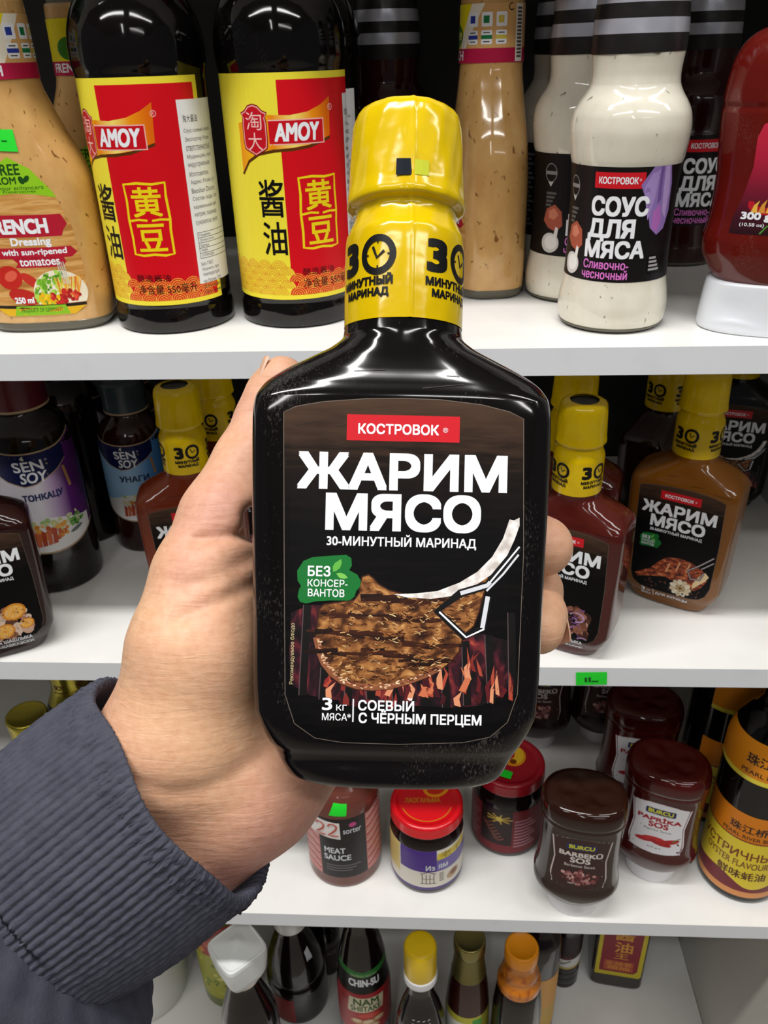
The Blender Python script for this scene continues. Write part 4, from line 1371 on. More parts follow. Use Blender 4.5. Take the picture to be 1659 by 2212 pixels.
sen_bottle('dark sauce bottle with burgundy cap and white and violet food label', -0.3060, 0.1165, -4, 'violet', 'ТОНКАЦУ', '#571424', seedv=2)
sen_bottle('dark sauce bottle in shadow behind the violet-labelled one', -0.3100, 0.1890, 125, 'violet', 'ТОНКАЦУ', '#571424', seedv=3)
sen_bottle('dark sauce bottle with grey cap and sky blue label', -0.2480, 0.1740, -14, 'blue', 'УНАГИ', '#39474d', SENRUST, 4, 0.82)
sen_bottle('sauce bottle with brown label, far back between the violet and blue labels', -0.2660, 0.2360, 0, 'brown', 'ТЕРИЯКИ', '#3a1a14', SENRUST, 5, 0.82)

# ------------------------------------------------------------------ third shelf
Z3 = SHELF[3]
LIDRED = M('red_lid_enamel', '#d8101c', 0.25, coat=0.4)
LIDDARK = M('dark_red_lid_enamel', '#a31526', 0.28, coat=0.4)
JARDARK = glossy('dark_jar_paste', '#170c0a', 0.08)

# meat sauce with handwritten price
MP = smooth_prof([(30.5, 0), (32.8, 1.5), (33.3, 5), (33.3, 92), (32, 99), (28, 107), (22, 113), (18, 118), (17, 124), (17, 130)], 2)
t = thing('sauce_bottle', 'meat sauce bottle with a white 22 price note, below the palm', 'sauce bottle', -0.0771, 0.0600, Z3, facing(-0.0771, 0.06, 2))
lathe('bottle', MP, glossy('milky_brown_sauce', '#6a3a30', 0.12, wave=0.1), t, 64)
lathe('cap', smooth_prof([(18, 128), (18.6, 129), (18.6, 146), (17, 148), (3, 148.4)], 3), M('black_screw_cap', '#181616', 0.35), t, 40)
L = Lay()
L.rect(-46, 14.6, 46, 86, ink('#c9807a'), 0)
L.rect(-24, 14.4, 18.5, 88, ink('#211d1e'), 1)
for i in range(22):
    v = 17 + i * 3.2
    L.stroke([(19.4, v), (33, v + 5), (44, v + 2)], 1.1, ink(('#d9a09a', '#a8423c', '#e6c8c4')[i % 3]), 1.5)
    L.stroke([(-44, v + 2), (-33, v + 4), (-25, v)], 1.1, ink(('#d9a09a', '#b8524c', '#e6c8c4')[i % 3]), 1.5)
L.text('MEAT', -20, 45.5, -1, 52.5, SOFTW, 2, 0.03)
L.text('SAUCE', -20.5, 36.5, 3.5, 43.5, SOFTW, 2, 0.03)
for i in range(3):
    L.rect(-19, 29.4 - 3.2 * i, 12 - 4 * i, 30.6 - 3.2 * i, ink('#6a6666'), 2)
L.ell(6.5, 80, 3.4, 2.6, ink('#c24a86'), 2)
L.text('sorter', -2, 70, 14, 75.5, SOFTW, 2, 0.01)
L.build('label', on_lathe(MP, 33.3), t, du=3, dv=8, off=0.1, step=0.05)
mp = on_lathe(MP, 33.3)
n22 = wrap_sticker(t, mp, ((-33, 67), (-4.5, 64), (-4.8, 83.5), (-31, 86.5)), M('white_note_paper', '#efe9e6', 0.6), 'price_note')
L = Lay()
for dx in (-25.5, -14.5):
    L.stroke([(dx, 80), (dx + 1.5, 82.6), (dx + 5, 83), (dx + 7.4, 80.4), (dx + 6.6, 76.6), (dx + 3, 72.4), (dx - 0.4, 69.4), (dx + 4, 68.8), (dx + 8.6, 69.0)], 1.5, ink('#c0442e'), 2)
L.build('handwritten_digits', on_lathe(MP, 33.3), n22, du=2, off=1.2)
wrap_sticker(t, mp, ((-13, 93), (1.5, 92), (3, 103), (-9, 104.5)), TAG_GREEN)


def jar(label, x, y, turn, lidm, art, z0=71, stick=False):
    prof = smooth_prof([(28.5, 0), (31.4, 1.5), (32.3, 5), (32.5, 12), (32.5, z0 - 20), (32.0, z0 - 13), (30, z0 - 6), (28.6, z0 - 2), (28.6, z0 + 4)], 2)
    t = thing('sauce_jar', label, 'sauce jar', x, y, Z3, facing(x, y, turn))
    lathe('jar', prof, JARDARK, t, 64)
    lid = lathe('lid', [(30.6, z0), (31.6, z0 + 0.3), (31.9, z0 + 1.2), (31.6, z0 + 2.2), (31.5, z0 + 9), (31.2, z0 + 10.8), (30.2, z0 + 12.2), (28.4, z0 + 12.6), (26.2, z0 + 12.2), (25.0, z0 + 11.2), (22.5, z0 + 11.0), (0.5, z0 + 11.2)], lidm, t, 64)
    art(t, lid, prof, z0)
    if stick:
        sticker(lid, [(-20, -17, z0 + 13.0), (1.5, -22.5, z0 + 13.0), (3.4, -13.5, z0 + 12.0), (-17, -7.5, z0 + 12.0)], TAG_GREEN)
    return t


def art_purple(t, lid, prof, z0):
    L = Lay()
    L.ell(9, 14, 12, 10, ink('#e8921e'), 1, 30)
    L.ell(9, 14, 9, 7, ink('#c8301c'), 1.5, 30)
    L.ell(12, 17, 6, 4, ink('#f0b040'), 2, 30)
    L.text('ЛАОГАНЬМА', -19, -2, 12, 3.4, ink('#c98a1c'), 1, 0.02)
    L.ring(0, 0, 22, 22, 0.7, ink('#c98a1c'), 1, 200, 340)
    L.build('lid_print', on_top(z0 + 11.0), lid, off=0.3)
    L = Lay()
    L.rect(-60, 8, 60, 56, ink('#e2dccf'), 0)
    L.rect(-60, 6.5, 60, 10, ink('#5b4a86'), 1)
    L.rect(-26, 30, 7.5, 56, ink('#4a2a86'), 1)
    L.rect(-60, 20, -27, 56, ink('#d8c27a'), 1)
    L.rect(7.5, 30, 60, 46, ink('#6f62a8'), 1)
    L.poly([(7.5, 44), (40, 46), (40, 55), (8.5, 52)], ink('#dcc43a'), 1.6)
    L.text('老干', 11, 45.6, 34, 53, ink('#8a6a14'), 2)
    L.text('Из', -2, 32, 6, 38.5, SOFTW, 2, 0.03)
    L.text('ям', 9, 33, 18, 38.5, SOFTW, 2, 0.03)
    # little drawn pavilion
    brown = ink('#5a4a42')
    L.stroke([(-7, 27), (0, 30), (7, 27)], 0.8, brown, 2)
    for u in (-5, -1.6, 1.6, 5):
        L.stroke([(u, 27), (u, 15)], 0.7, brown, 2)
    L.stroke([(-7, 15), (7, 15)], 0.8, brown, 2)
    L.stroke([(-5.6, 21), (5.6, 21)], 0.5, brown, 2)
    for i in range(5):
        L.stroke([(10, 17 + 2.4 * i), (14, 17.4 + 2.4 * i)], 0.9, brown, 2)
    L.ell(24, 20, 7, 5, ink('#b99a7a'), 2, 20)
    L.ell(25, 21, 4, 3, ink('#8a5a44'), 2.4, 10)
    L.build('label', on_lathe(prof, 32.5), t, du=3, dv=4, off=0.12)


def art_red(t, lid, prof, z0):
    L = Lay()
    L.ell(3, 7, 11, 12.5, ink('#e8961c'), 1)
    L.ell(5, 8, 7, 10, ink('#f2c030'), 1.5)
    L.ell(-1, 9, 5, 7, ink('#b8202a'), 2)
    L.ell(3, 0, 3, 3, ink('#7a3a14'), 2.4)
    L.build('lid_print', on_top(z0 + 11.0), lid, off=0.3)
    L = Lay()
    L.rect(-70, 6, 70, 60, ink('#7c2029'), 0)
    L.rect(-24, 16, 6, 60, ink('#2a1414'), 1)
    for q in range(9):
        a = q * 0.7
        L.stroke([(-6, 49), (-6 + 12 * math.cos(a), 49 + 6 * math.sin(a))], 1.6, ink('#c9a23a'), 1.5)
    L.ell(-6, 49, 3, 3, ink('#e8cf5a'), 2)
    for k in range(7):
        L.stroke([(-22 + 2 * k, 42 - 3 * k), (-17 + 2 * k, 40 - 3 * k), (-13 + 2 * k, 43 - 3 * k)], 1.4, ink('#8a4a3a'), 1.6)
    for i in range(9):
        L.rect(8, 14 + 4 * i, 30 - (i % 3) * 3, 16 + 4 * i, ink('#b8808a'), 1.5)
        L.rect(-52, 14 + 4 * i, -30 + (i % 3) * 2, 16 + 4 * i, ink('#a8606a'), 1.5)
    L.build('label', on_lathe(prof, 32.5), t, du=3, dv=4, off=0.12)


jar('jar with bright red lid and purple and white label', -0.0024, 0.0545, 2, LIDRED, art_purple, 70)
jar('dark jar with darker red lid carrying a green price sticker', 0.0722, 0.0946, 0, LIDDARK, art_red, 77, True)

# upside-down sauce bottles on white caps
INV = [(17.5, 24.5, 21, 2.2), (20, 27, 22.6, 2.3), (25, 31, 24.6, 2.4), (31, 34.4, 26.4, 2.5), (36, 35.6, 27.4, 2.5), (40, 35.2, 27, 2.5), (44, 33.8, 26.2, 2.5), (60, 32.8, 25.6, 2.5), (80, 32.4, 25.4, 2.5), (96, 32.8, 25.8, 2.5), (108, 33.6, 26.8, 2.4), (112, 34.2, 27.4, 2.4),
       (114, 33.4, 26.6, 2.4), (116, 34.3, 27.6, 2.4), (122, 34.2, 27.6, 2.35), (127, 33.0, 26.6, 2.3), (130, 30.4, 24.4, 2.25), (131.4, 26.5, 21.5, 2.2), (131.2, 22, 18, 2.1), (130.2, 14, 11.6, 2), (129.4, 7, 6, 2), (129.0, 2.6, 2.4, 2), (129.5, 1.0, 1.0, 2)]
BBQ = glossy('barbecue_sauce_brown', '#2a130c', 0.07, wave=0.06)
PAP = glossy('paprika_sauce_red', '#45100d', 0.07, wave=0.06)
CAPW = M('translucent_white_cap', '#e9e9ec', 0.3, sss=0.15)
inv_keys = [k for k in INV[:17]]
inv_surf = on_loft(inv_keys)


def inverted_bottle(label, x, y, z, turn, mat, kind, group):
    rng = random.Random(len(label))
    t = thing('squeeze_sauce_bottle', label, 'squeeze sauce bottle', x, y, z, facing(x, y, turn), group)
    rings = []
    for i in range(len(INV) - 1):
        a, b = INV[i], INV[i + 1]
        n = 4 if i < 15 else 3
        for k in range(n):
            q = k / n
            q = q
            rings.append(superring(*[a[j] + (b[j] - a[j]) * q for j in range(4)], 72))
    rings.append(superring(*INV[-1], 72))
    # smooth the outline a little, keep ends
    A = np.stack(rings)
    for _ in range(3):
        A[1:-1] = 0.25 * A[:-2] + 0.5 * A[1:-1] + 0.25 * A[2:]
    # moulded rays in the foot of the bottle
    for r in A[-12:]:
        th = np.arctan2(r[:, 1], r[:, 0])
        rad = np.hypot(r[:, 0], r[:, 1])
        r[:, 2] += 0.9 * np.cos(5 * th) * np.clip((rad - 4) / 12, 0, 1) * np.clip((27 - rad) / 8, 0, 1)
    link_mesh('bottle', *loft_mesh(list(A)), mat, t)
    lathe('cap', smooth_prof([(19.5, 0), (21.4, 0.8), (21.8, 3), (22.2, 10), (23.0, 16), (23.2, 17.2), (22, 18.6)], 1.5), CAPW, t, 56, ell=0.9)
    L = Lay()

    def shape(k):
        return [(-21 * k, 48 + 2 - 2 * k), (-10 * k, 46 - 0.5 * k + 1), (0, 45 - 0.5 * k + 1), (10 * k, 46 - 0.5 * k + 1), (21 * k, 48 + 2 - 2 * k), (22.5 * k, 58), (20.5 * k, 78), (23.5 * k, 99 + 2 * k), (10 * k, 102.5 + 2 * k), (0, 103.2 + 2 * k), (-10 * k, 102.5 + 2 * k), (-23.5 * k, 99 + 2 * k), (-20.5 * k, 78), (-22.5 * k, 58)]
    if kind == 'bbq':
        L.poly(shape(1.0), ink('#d9c9c4'), 0)
        L.poly(shape(0.955), ink('#3d2422'), 0.8)
        tc = ink('#e6dcd6')
        L.text('BARBEKÜ', -17, 83, 17, 89.5, tc, 2, 0.04)
        L.text('SOS', -8, 76, 8, 82.4, tc, 2, 0.04)
        L.text('Barbecue Sauce', -12, 71.2, 12, 74.4, tc, 2)
        blobs(L, rng, 60, lambda x, y: (x / 15) ** 2 + ((y - 59) / 8) ** 2 < 1, ['#a86a6a', '#c08a84', '#8a4a4c', '#d6a8a0', '#5c2a2c'], 1, 3, 1.5, 0.5, (-17, 50, 17, 68))
        L.text('560 g e', -8, 50.4, 2, 52.6, tc, 3)
    else:
        L.poly(shape(1.0), ink('#e9e2e6'), 0)
        L.poly(shape(0.955), ink('#6a2630'), 0.8)
        L.poly(shape(0.93), ink('#e4e2e6'), 1.0)
        L.text('PAPRİKA', -17.5, 83, 17.5, 89.5, ink('#a81e2c'), 2, 0.05)
        L.text('SOS', -8, 76, 8, 82.4, ink('#a81e2c'), 2, 0.05)
        L.text('Paprika Sauce', -11, 71.4, 11, 74.4, ink('#4a6a4a'), 2)
        for (x, y, a, c) in ((-8, 60, 10, '#b31c22'), (4, 59, -8, '#a3161c'), (-2, 62.5, 4, '#c42a2a'), (10, 62, 20, '#b31c22')):
            L.ell(x, y, 9, 2.7, ink(c), 2 + 0.1 * x / 10, a)
        L.stroke([(13, 63), (17, 67), (19, 67.4)], 0.9, ink('#4f8a3a'), 3)
        L.text('545 g e', -6, 51.4, 5, 53.6, ink('#44403c'), 3)
    L.rect(-12, 91.4, 12, 98.4, ink('#27325e'), 1.8, 1.4)
    L.text('BURCU', -10, 92.6, 10, 97.4, ink('#d9d43a'), 2.8, 0.05)
    L.build('label', inv_surf, t, du=4, dv=5, off=0.15, step=0.05)
    return t


G3 = 'upside-down squeeze sauce bottles'
inverted_bottle('brown barbecue sauce bottle standing upside down at the third shelf front edge', 0.1243, 0.0240, Z3, 6, BBQ, 'bbq', G3)
inverted_bottle('red paprika sauce bottle with white label standing upside down', 0.1990, 0.0590, Z3, 2, PAP, 'pap', G3)
inverted_bottle('upside-down sauce bottle in shadow left of the others, under the second shelf', 0.1130, 0.2160, Z3, 4, BBQ, 'bbq', G3)
inverted_bottle('upside-down red sauce bottle directly behind the paprika one with the white label', 0.1960, 0.1330, Z3, 8, PAP, 'pap', G3)
inverted_bottle('rearmost upside-down brown sauce bottle, a dark strip behind the red ones', 0.1830, 0.2240, Z3, 12, BBQ, 'bbq', G3)

# oyster sauce
OYP = smooth_prof([(30, 0), (33, 1.6), (34, 5), (34, 150), (33.6, 160), (31, 172), (25, 184), (18, 194), (15, 204), (14.6, 216)], 2)
OYGLASS = glossy('oyster_sauce_glass', '#080606', 0.06)


def oyster(label, x, y, turn):
    t = thing('oyster_sauce_bottle', label, 'oyster sauce bottle', x, y, Z3, facing(x, y, turn), 'oyster sauce bottles')
    lathe('bottle', OYP, OYGLASS, t, 64)
    lathe('cap', smooth_prof([(15.6, 214), (16.2, 215), (16.2, 236), (15, 238), (3, 238.4)], 3), M('gold_screw_cap', '#c9a23a', 0.3, metal=0.8), t, 40)
    n = 20
    us = [-52 + 104 * i / n for i in range(n + 1)]
    L = Lay()
    L.rect(-52, 8.5, 52, 104, ink('#e2841c'), 0)
    L.rect(-52, 8.5, 52, 15.5, ink('#e59a5c'), 1)
    L.rect(-52, 15, 52, 46, ink('#7c2a30'), 1)
    L.poly([(u, 30 - 13 * math.exp(-((u - 14) / 18) ** 2) + 4 * math.cos(u / 16)) for u in us] + [(52, 74), (-52, 74)], ink('#efd63c'), 1.4)
    L.rect(-52, 74, 52, 75.4, ink('#8a3a2a'), 1.8)
    L.text('УСТРИЧНЫЙ', -36, 54, 34, 66, ink('#8a4a24'), 2.4, 0.02)
    L.text('OYSTER FLAVOUR', -28, 44, 26, 51.4, ink('#8a5a2c'), 2.4, 0.02)
    L.text('鲜味蚝油', -14, 30, 26, 40, ink('#5a2a18'), 2.4, 0.02)
    L.text('珠江桥牌', -12, 84, 28, 93, ink('#3a2a22'), 2.4, 0.02)
    L.text('PEARL RIVER BRIDGE', -17, 77.4, 34, 81.4, ink('#4a2a1a'), 2.4, 0.01)
    L.build('label', on_lathe(OYP, 34), t, du=3, dv=12, off=0.12)
    L = Lay()
    L.rect(-50, 138.5, 50, 176, ink('#e8901c'), 0)
    L.rect(-50, 138.5, 50, 143, ink('#f0dc4a'), 1)
    L.text('珠江', -12, 156, 8, 166, ink('#3a2a22'), 2, 0.02)
    L.text('PEARL RIVER', -14, 146, 22, 150.6, ink('#4a2a1a'), 2, 0.02)
    L.build('shoulder_label', on_lathe(OYP, 34), t, du=3, dv=4, off=0.12)
    return t


oyster('oyster sauce bottle with orange and yellow bands at the right photo edge', 0.2745, 0.0545, -4)
oyster('black oyster sauce bottle in shadow behind the orange-banded one', 0.2730, 0.1360, 60)

# gold foil topped bottles behind the sleeve
GOLD_FOIL = M('gold_foil', '#a89a3a', 0.28, metal=0.85, bump=(180, 0.3))
GB = smooth_prof([(28, 0), (29.6, 2), (29.6, 66), (27, 80), (21, 92), (16.4, 102), (15.4, 112), (15.2, 120)], 2)


def gold_top(label, x, y):
    t = thing('gold_capped_bottle', label, 'bottle', x, y, Z3, facing(x, y), 'gold foil topped bottles on the third shelf')
    lathe('bottle', GB, glossy('amber_dark_glass', '#1d0e06', 0.08), t, 48)
    foil = lathe('foil_cap', [(24, 88), (21.4, 94), (18.6, 101), (17.4, 108), (17.8, 118), (18.2, 126), (18.4, 130), (17.8, 131.8), (16.6, 132.2), (15.8, 131.4), (0.5, 131.4)], GOLD_FOIL, t, 48, cap0=False)
    L = Lay()
    for k in range(5):
        L.text('SOY', -18 + 22 * (k - 2), 108, -6 + 22 * (k - 2), 114, ink('#6a3418'), 1, 0.03)
        L.stroke([(-20 + 22 * (k - 2), 104.5), (-4 + 22 * (k - 2), 105.6)], 0.8, ink('#6a3418'), 1)
    L.build('foil_print', on_lathe([(24, 88), (21.4, 94), (18.6, 101), (17.4, 108), (17.8, 118), (18.2, 126)], 18), foil, du=2.5, dv=3, off=0.2)
    return t


gold_top('gold foil topped bottle, the front one of three above the sleeve', -0.3655, 0.1000)
gold_top('gold foil topped bottle second from the left, just behind the front gold one', -0.3600, 0.1750)
gold_top('gold foil topped bottle half hidden by the cuff, third from the left', -0.2880, 0.1560)

# ------------------------------------------------------------------ bottom shelf in view
Z4 = SHELF[4]


def plain_bottle(name, label, cat, x, y, prof, glass, rot=None, seg=56):
    t = thing(name, label, cat, x, y, Z4, facing(x, y) if rot is None else rot)
    lathe('bottle', prof, glass, t, seg)
    return t


DK = glossy('dark_soy_glass', '#120b0b', 0.07, wave=0.08)
# square white cap bottle
t = plain_bottle('soy_sauce_bottle', 'soy sauce bottle with a square white cap, right beside the sleeve', 'soy sauce bottle', -0.1860, 0.0360,
                 smooth_prof([(27, 0), (29, 2), (29.4, 6), (29.4, 95), (28, 112), (23, 135), (17.5, 156), (14.5, 170), (14, 186)], 3), DK)
rings = []
for z, h, n in ((178, 15.4, 4), (180, 17.6, 4.6), (184, 19.0, 5), (190, 20.6, 5.5), (206, 22.4, 6), (218, 23.2, 6), (221.5, 22.6, 6), (222.6, 21.2, 5.5), (222.2, 20.0, 5.5), (226, 9, 4), (229, 2.5, 3), (229.4, 0.6, 2)):
    rings.append(superring(z, h, h, n, 64))
cp = link_mesh('cap', *loft_mesh(rings), M('white_square_cap', '#e4e7e6', 0.4), t, smooth=False)
cp.rotation_euler = (0, 0, math.radians(22))
lathe('neck_ring', [(15.6, 174), (17.4, 175), (17.4, 179), (15.6, 180)], M('pale_plastic_ring', '#d9cfc4', 0.4), t, 40)
L = Lay()
L.rect(-40, 20, -12, 84, ink('#d8cdc2'), 0)
L.rect(-38, 30, -14, 74, ink('#a8452c'), 1)
L.build('label', on_round(29.4), t, du=3, off=0.15)

# large dark bottle with white and red cap
t = plain_bottle('sauce_bottle', 'large black sauce bottle with white and red cap behind the square-capped one', 'sauce bottle', -0.1530, 0.1180,
                 smooth_prof([(31, 0), (33.5, 2), (34.2, 8), (34.2, 52), (33.2, 58), (31, 61), (31.4, 66), (30, 84), (25, 106), (19, 124), (15.6, 136), (15, 144)], 2.5), DK)
cp = lathe('cap', smooth_prof([(17.4, 140), (18.2, 141), (18.4, 156), (17.6, 158), (15, 158.6), (0.6, 158.8)], 2), M('white_metal_cap', '#e9e6e4', 0.3), t, 48)
L = Lay()
L.text('масло', -11, -13, 11, -6, ink('#c8203a'), 1, 0.04, slant=0.2)
L.text('ЖИР', -7, -4, 9, 3, ink('#c8203a'), 1, 0.03)
L.build('cap_print', on_top(158.7), cp, off=0.25)
L = Lay()
L.rect(-34, 6, -8, 48, ink('#7c1d1e'), 0)
L.build('label', on_round(34.2), t, du=3, off=0.15)
L = Lay()
L.poly([(12, 92), (19, 94), (17, 116), (11, 112)], ink('#c9cbd0'), 0)
L.build('neck_tag', on_lathe([(31.4, 66), (30, 84), (25, 106), (19, 124)], 24), t, du=2.5, dv=4, off=0.3)

# small dark bottle at the back
t = plain_bottle('sauce_bottle', 'small dark bottle at the back, left of the green-banded one', 'sauce bottle', -0.1250, 0.1600,
                 smooth_prof([(16, 0), (18, 1.5), (18.4, 5), (18.4, 62), (16, 74), (10.5, 86), (9.5, 96)], 2.5), DK)
lathe('cap', smooth_prof([(11, 94), (11.6, 95), (11.6, 108), (10.6, 109.4), (6, 109.6), (4, 108.6), (0.6, 108.6)], 2), BLACKCAP, t, 36)
L = Lay()
L.rect(-22, 18, 22, 52, ink('#2c1d20'), 0)
L.text('SAUCE', -12, 40, 12, 46, ink('#8c7478'), 1)
L.build('label', on_round(18.4), t, du=2.5, off=0.15)

# fish sauce with green neck band
t = plain_bottle('fish_sauce_bottle', 'dark sauce bottle with green neck band and red mushroom label', 'sauce bottle', -0.0700, 0.0740,
                 smooth_prof([(26, 0), (28, 2), (28.6, 6), (28.6, 112), (27.6, 124), (25.6, 138), (24.6, 150), (24.2, 158), (22, 172), (18, 192), (15, 208), (14.4, 226)], 2.5), DK)
lathe('cap', smooth_prof([(15.2, 222), (15.8, 223), (15.8, 242), (15, 243.6), (0.6, 244)], 3), M('black_screw_cap', '#181616', 0.35), t, 40)
fp = [(28.6, 6), (28.6, 112), (27.6, 124), (25.6, 138), (24.6, 150), (24.2, 158), (22, 172)]
L = Lay()
L.rect(-40, 128, 40, 163, ink('#141210'), 0)
n = 18
us = [-40 + 80 * i / n for i in range(n + 1)]
L.poly([(u, 152 + 5 * (abs(u) / 40)) for u in us] + [(u, 160 + 5 * (abs(u) / 40)) for u in reversed(us)], ink('#2f7a34'), 1)
L.text('HƯƠNG NGON', -16, 153.4, 16, 157.4, ink('#b9d6a0'), 2)
L.text('CHIN-SU', -19, 138.5, 19, 149.5, WHITE, 2, 0.05)
L.rect(-40, 62, 40, 128, ink('#a8262c'), 0.5)
L.poly([(-20, 98), (19, 99), (21.5, 121), (-17.5, 123)], ink('#d8cfae'), 1.4)
L.text('NAM', -13, 110.6, 15, 121, ink('#3d5a32'), 2, 0.04)
L.text('SHIITAKE', -16.5, 100, 17, 109.6, ink('#3d5a32'), 2, 0.03)
L.ell(4, 92, 12, 4, ink('#d0442c'), 1.4)
for (x, y, r) in ((-10, 82, 7), (2, 80, 8), (14, 83, 7), (-4, 74, 7), (9, 73, 6)):
    L.ell(x, y, r, r * 0.7, ink('#b98a5c'), 1.6 + r * 0.02)
    L.ell(x, y + 1, r * 0.7, r * 0.4, ink('#dcc4a0'), 2.0)
L.build('label', on_lathe(fp, 28.6), t, du=3, dv=6, off=0.15)

# yellow cap soy bottle
t = plain_bottle('soy_sauce_bottle', 'dark soy sauce bottle with a bright yellow screw cap', 'soy sauce bottle', -0.0087, 0.0310,
                 smooth_prof([(24, 0), (25.6, 2), (26, 6), (26, 96), (24.6, 118), (19.6, 144), (14.2, 164), (12.6, 174), (12.4, 192)], 2.5), glossy('grey_soy_glass', '#151112', 0.08, dust=0.1, wave=0.1))
lathe('cap', [(15.3, 200), (15.6, 201), (15.6, 236), (15.2, 238.4), (14.2, 240), (12.4, 240.8), (0.6, 241.2)], M('yellow_screw_cap', '#f0c808', 0.35), t, 56)
lathe('collar', smooth_prof([(14.2, 189), (16.2, 190.4), (16.6, 193), (16.5, 199), (15.6, 201)], 1.5), M('white_collar_plastic', '#e6e4e6', 0.35), t, 48)
yb = on_lathe(smooth_prof([(26, 96), (24.6, 118), (19.6, 144), (14.2, 164)]), 20)
L = Lay()
for i in range(3):
    for j in range(4):
        L.stroke([(-9 + 5.4 * j, 136 + 5 * i), (-6.4 + 5.4 * j, 137 + 5 * i)], 0.9, ink('#c9c6c6'), 0)
L.build('moulded_marks', yb, t, du=2.5, dv=3, off=0.2)

# gold cap bottle with green and white label
t = plain_bottle('sauce_bottle', 'red brown sauce bottle with gold cap and foil neck', 'sauce bottle', 0.0391, 0.0520,
                 smooth_prof([(20.5, 0), (22, 2), (22.4, 6), (22.4, 100), (21.8, 122), (20.2, 146), (17.4, 168), (15, 184), (14, 196), (13.8, 206)], 2.5), glossy('red_brown_thin_sauce', '#33100c', 0.07, wave=0.1))
lathe('neck_foil', smooth_prof([(17.6, 170), (15.9, 182), (15.0, 194), (14.6, 204)], 2), M('old_gold_foil', '#7c7440', 0.35, metal=0.7, bump=(220, 0.5)), t, 48, cap0=False, cap1=False)
lathe('cap', [(14.8, 203), (15.6, 204), (15.8, 206), (15.6, 217), (15.2, 219), (14.4, 220), (13.4, 219.6), (12.8, 218.8), (0.6, 218.8)], M('gold_cap_metal', '#8d8450', 0.25, metal=0.85), t, 56)
L = Lay()
gp = smooth_prof([(22.4, 6), (22.4, 100), (21.8, 122), (20.2, 146)])
L.rect(-48, 30, 48, 122, ink('#d9dcd2'), 0)
L.rect(-48, 112, 48, 122, ink('#b8b23a'), 1)
L.rect(6, 40, 16, 118, ink('#3d9a3a'), 1.5)
L.rect(16, 30, 48, 122, ink('#8f8a2e'), 1.2)
L.build('label', on_lathe(gp, 22), t, du=3, dv=6, off=0.15)

# orange cap bottle
t = plain_bottle('soy_sauce_bottle', 'dark soy sauce bottle with an orange cap and wavy orange neck wrap', 'soy sauce bottle', 0.0885, 0.0440,
                 smooth_prof([(22.5, 0), (24.2, 2), (24.8, 6), (24.8, 100), (24.6, 122), (23.6, 142), (21.8, 158), (18, 170), (15, 182), (13.6, 196), (13.4, 206)], 2.5), DK)
lathe('neck_wrap', smooth_prof([(20.6, 163.5), (21.6, 166), (21.4, 172), (18.4, 179), (17.6, 182), (18.0, 186), (16.6, 192), (15.0, 197), (14.6, 206)], 1), M('orange_wrap', '#cf7a1c', 0.3, coat=0.3, mottle=('#a8551a', 130, 0.5, 0.65)), t, 56, cap0=False, cap1=False)
lathe('cap', [(14.8, 205), (16.2, 206), (16.4, 208), (16.2, 219.6), (15.4, 221.6), (14.2, 222.2), (13.0, 221.8), (12.4, 221.0), (0.6, 221.0)], M('orange_cap_plastic', '#f0960c', 0.3), t, 56)

# tall bottle behind the orange one
t = plain_bottle('sauce_bottle', 'dark bottle with yellow orange label right behind the orange-capped one', 'sauce bottle', 0.1150, 0.1010,
                 smooth_prof([(23, 0), (24.6, 2), (25, 6), (25, 140), (24, 156), (17, 172), (13, 184), (12.6, 196)], 3), DK)
lathe('cap', smooth_prof([(13.6, 194), (14.2, 195), (14.2, 212), (13, 213.6), (0.6, 214)], 3), BLACKCAP, t, 36)
L = Lay()
L.rect(-46, 18, 46, 112, ink('#d99a3a'), 0)
L.rect(-46, 24, 46, 60, ink('#c9a24a'), 1)
L.build('label', on_round(25), t, du=3, off=0.15)

# small round bottle with white label
t = plain_bottle('sauce_bottle', 'small black ribbed bottle with a pale label, left of the square bottle', 'sauce bottle', 0.1590, 0.1537,
                 smooth_prof([(15.5, 0), (17.4, 1.2), (18, 4), (17.6, 9), (18, 11), (18, 17), (17.5, 19), (18, 21), (18, 27), (17.5, 29), (18, 31), (18, 100), (16, 112), (11, 124), (10, 134)], 1), DK)
lathe('cap', smooth_prof([(11.2, 132), (11.8, 133), (11.8, 146), (10.6, 147.4), (0.6, 147.8)], 3), BLACKCAP, t, 36)
L = Lay()
us = [-30 + 60 * i / 14 for i in range(15)]
L.rect(-30, 36, 30, 96, ink('#241416'), 0)
L.poly([(u, 38 + 5 * (abs(u) / 30) ** 2) for u in us] + [(u, 46 + 6 * (abs(u) / 30) ** 2) for u in reversed(us)], ink('#b5a05a'), 1)
L.poly([(u, 42 + 5 * (abs(u) / 30) ** 2) for u in us] + [(u, 56 + 8 * (abs(u) / 30) ** 2) for u in reversed(us)], ink('#d4d2d0'), 1.4)
L.stroke([(-10, 52), (-2, 48), (8, 54)], 2.0, ink('#5a4a4a'), 2)
L.text('соус', -11, 56, 11, 63, ink('#7c2a30'), 2.2)
L.build('label', on_round(18), t, du=2.5, off=0.15)

